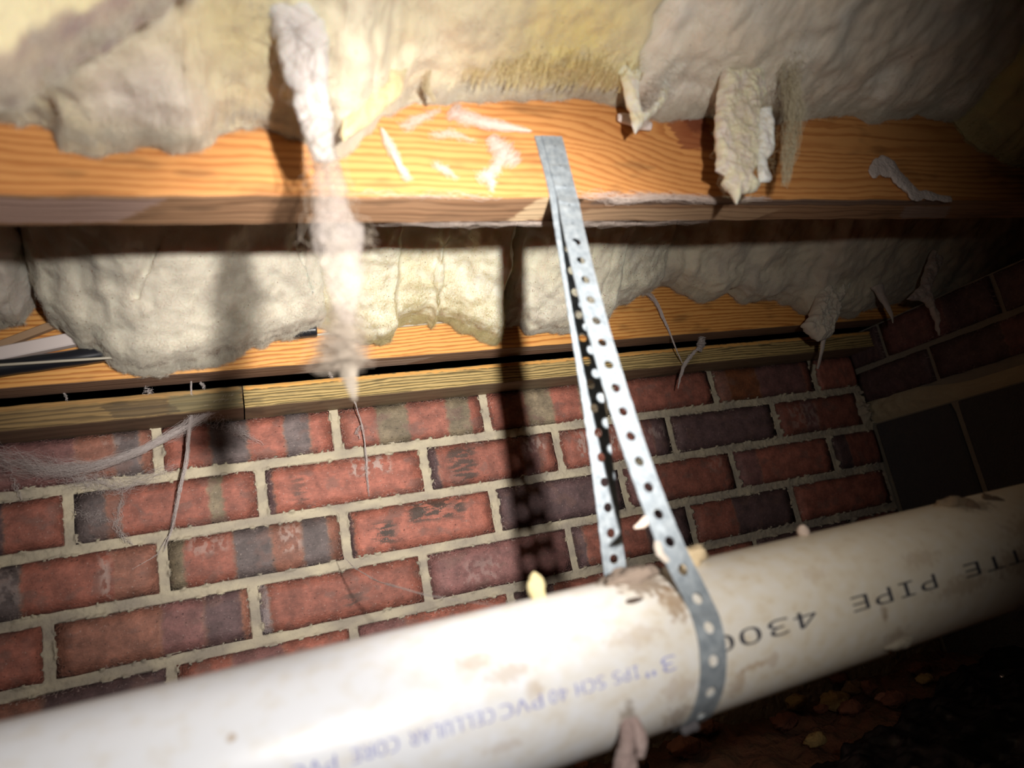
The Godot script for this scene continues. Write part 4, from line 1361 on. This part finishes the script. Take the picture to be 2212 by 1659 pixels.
	web.call("lint", "fine white fuzz along the back lower edge of the near joist", mmv(240, 249, 433), [[[mmv(110, 250, 433), mmv(180, 249, 433), mmv(240, 249, 433), mmv(300, 249, 433), mmv(420, 249, 433)], [0.002, 0.003, 0.002, 0.004, 0.002], 50, 0.00005, 892]])
	web.call("lint", "white fuzz along the front lower edge of the near joist, left of the strap", mmv(150, 251, 472), [[[mmv(90, 252, 472), mmv(140, 251, 472), mmv(200, 251, 472)], [0.0025, 0.003, 0.0025], 26, 0.00008, 893]])
	# small lumps
	var lump := func(called: String, label: String, category: String, at: Vector3, r: Vector3, col: Color, amp: float, nz := lumpy) -> void:
		var w := Geo.new()
		w.add_blob(at, r, nz, amp, col)
		single(called, w, M.lint, at - Vector3(0, r.y * 0.9, 0), label, category)
	g = Geo.new()
	shred(g, [mmv(312, 320.5, 476), mmv(318, 319.5, 476.5), mmv(332, 315.5, 476.5), mmv(342, 313.5, 476)], [0.003, 0.0048, 0.005, 0.004], 0.7, 900, lin(238, 226, 220), lin(226, 212, 206), 0.12)
	single("lint_roll", g, M.lint, mmv(327, 312, 474), "smooth white roll of lint on the joist face beside the torn curl", "lint")
	g = Geo.new()
	shred(g, [mmv(574, 276, 473), mmv(596, 284, 474), mmv(610, 270, 474), mmv(622, 256, 474), mmv(646, 252, 475), mmv(668, 248, 476)], [0.004, 0.010, 0.009, 0.007, 0.004, 0.003], 0.25, 905, lin(196, 182, 174), lin(182, 168, 160), 0.4)
	single("lint_smear", g, M.lint, mmv(620, 248, 474), "grey lint smear with a drooping tail on the dark right part of the joist", "lint")
	lump.call("foam_crumb", "cream foam crumb standing on the pipe, left of the strap", "crumb", on_pipe(0.1675, 5, PIPE_R + 0.004), Vector3(0.0055, 0.008, 0.005), lin(180, 166, 124), 0.45)
	lump.call("foam_crumb", "pinkish crumb on the pipe's top edge, right of the strap", "crumb", on_pipe(0.3755, 2, PIPE_R + 0.002), Vector3(0.004, 0.005, 0.004), lin(196, 176, 160), 0.3)
	lump.call("wool_scrap", "tan scrap of wool caught between strap and pipe top", "scrap", on_pipe(0.272, 8, PIPE_R + 0.003), Vector3(0.013, 0.007, 0.009), lin(206, 184, 148), 0.7)
	lump.call("dirt_lump", "brown-grey dirt heap on the pipe inside the strap loop", "dirt", on_pipe(0.228, 10, PIPE_R), Vector3(0.018, 0.006, 0.014), lin(134, 118, 106), 0.6)
	lump.call("dirt_lump", "small dark dirt spot on the pipe left of the strap", "dirt", on_pipe(0.214, 43, PIPE_R), Vector3(0.0052, 0.0016, 0.0018), lin(78, 66, 56), 0.4)
	lump.call("mud_lump", "forked brown mud lump on top of the pipe near the right edge", "mud", on_pipe(0.515, 16, PIPE_R), Vector3(0.016, 0.005, 0.008), lin(140, 120, 96), 0.5)
	for q in [[0.520, 26, 0.525, 36, "short dark mud leg below the mud lump on the pipe"], [0.545, 22, 0.557, 34, "right-hand dark mud leg beside the mud lump on the pipe"]]:
		var a := on_pipe(q[0], q[1], PIPE_R)
		var b := on_pipe(q[2], q[3], PIPE_R)
		g = Geo.new()
		shred(g, [a, (a + b) / 2, b], [0.005, 0.004, 0.001], 0.5, 911, lin(112, 94, 76), lin(96, 80, 66), 0.3)
		single("mud_streak", g, M.lint, b, q[4], "mud")
	g = Geo.new()
	var under := on_pipe(0.1895, 128, PIPE_R)
	shred(g, [under + mmv(1, 8, -1), under + mmv(-1, -2, 3), under + mmv(-5, -14, 3), under + mmv(-8, -24, 1)], [0.003, 0.0035, 0.0055, 0.003], 0.8, 921, lin(176, 156, 150), lin(150, 130, 124), 0.4)
	shred(g, [under + mmv(4, 6, 0), under + mmv(5, -6, 3), under + mmv(4, -16, 2)], [0.002, 0.0035, 0.002], 0.8, 925, lin(176, 156, 150), lin(140, 118, 112), 0.4)
	single("wool_clump", g, M.lint, under + mmv(0, -26, 0), "pinkish clump of wool hanging under the pipe left of the strap", "scrap")
	lump.call("wool_scrap", "grey scrap stuck under the strap's lower bend", "scrap", on_pipe(0.236, 152, PIPE_R + 0.003), Vector3(0.007, 0.003, 0.003), lin(84, 80, 82), 0.6)
	lump.call("glue_drip", "pale drip bulge on the lower side of the pipe, right part", "drip", on_pipe(0.402, 140, PIPE_R - 0.001), Vector3(0.014, 0.004, 0.006), lin(158, 148, 130), 0.3)
	# grit stuck to the front strap's edge
	g = Geo.new()
	shred(g, [mmv(226, 4, 528), mmv(220, 1, 529), mmv(214, 0, 529)], [0.0028, 0.002, 0.0005], 0.7, 931, lin(216, 196, 180), lin(196, 176, 160), 0.3)
	single("wool_scrap", g, M.lint, mmv(220, 0, 528), "pale pointed shred sticking out from the left edge of the front strap leg", "scrap")
	g = Geo.new()
	shred(g, [mmv(226, -9, 532), mmv(224, -16, 534), mmv(227, -23, 536)], [0.0015, 0.0028, 0.0015], 0.7, 933, lin(186, 176, 164), lin(186, 170, 158), 0.3)
	single("wool_scrap", g, M.lint, mmv(224, -22, 534), "small grey lump on the left edge of the front strap leg, below the shred", "scrap")
	# ground: plastic sheet, stones, glint
	var n := noise(951, 1.0, 4)
	n.fractal_type = FastNoiseLite.FRACTAL_RIDGED
	g = Geo.new()
	var P := PackedVector3Array()
	for j in 121:
		for i in 161:
			var u := i / 160.0
			var v := j / 120.0
			var edge := mmv(430, 0, 262).lerp(mmv(1005, 0, 75), u)
			var q := edge + Vector3(0.25, 0, 1.0) * v * 0.55
			var rise := 0.016 * n.get_noise_2d(q.x * 9, q.z * 9) + 0.004 * n.get_noise_2d(q.x * 50, q.z * 50)
			P.append(Vector3(q.x, GROUND + 0.026 + rise - 0.012 * exp(-v * 25.0), q.z))
	g.add_grid(P, PackedVector2Array(), PackedColorArray(), 160, 120, true)
	single("plastic_sheet", g, mat(c8(26, 26, 30), 0.28), mmv(800, -290, 300), "wrinkled black plastic sheet on the ground, lower right", "plastic sheet")
	rng.seed = 77
	var spots := []
	for k in 26:
		spots.append([rng.randf_range(0.36, 0.92), rng.randf_range(0.0, 0.2), rng.randf_range(0.006, 0.017)])
	var idx := 0
	for q in spots:
		if q[1] > 0.262 - (q[0] - 0.43) * 0.325 - 0.02:
			continue
		g = Geo.new()
		var at := Vector3(q[0], GROUND + 0.012 + 0.02 * smoothstep(0.2, -0.02, q[1]), q[1])
		var stone: Color = [lin(150, 104, 84), lin(136, 112, 84), lin(128, 84, 66), lin(168, 142, 92)][idx % 4]
		g.add_blob(at, Vector3(q[2] * 1.3, q[2] * 0.7, q[2]), lumpy, 0.5, stone, 14, 9)
		single("stone", g, M.soil, at - Vector3(0, q[2] * 0.6, 0), "dim reddish stone lying on the soil under the pipe", "stone", "stones on the soil")
		idx += 1
	g = Geo.new()
	var glint := Vector3(0.876, -0.268, 0.198)
	g.add_blob(glint, mmv(4, 3, 4), noise(955, 0.3, 3), 0.5, Color.WHITE, 12, 8)
	var foil := mat(c8(236, 240, 246), 0.12, 0.9)
	single("foil_scrap", g, foil, glint - mmv(0, 3, 0), "tiny shiny scrap glinting on the black plastic sheet", "foil")
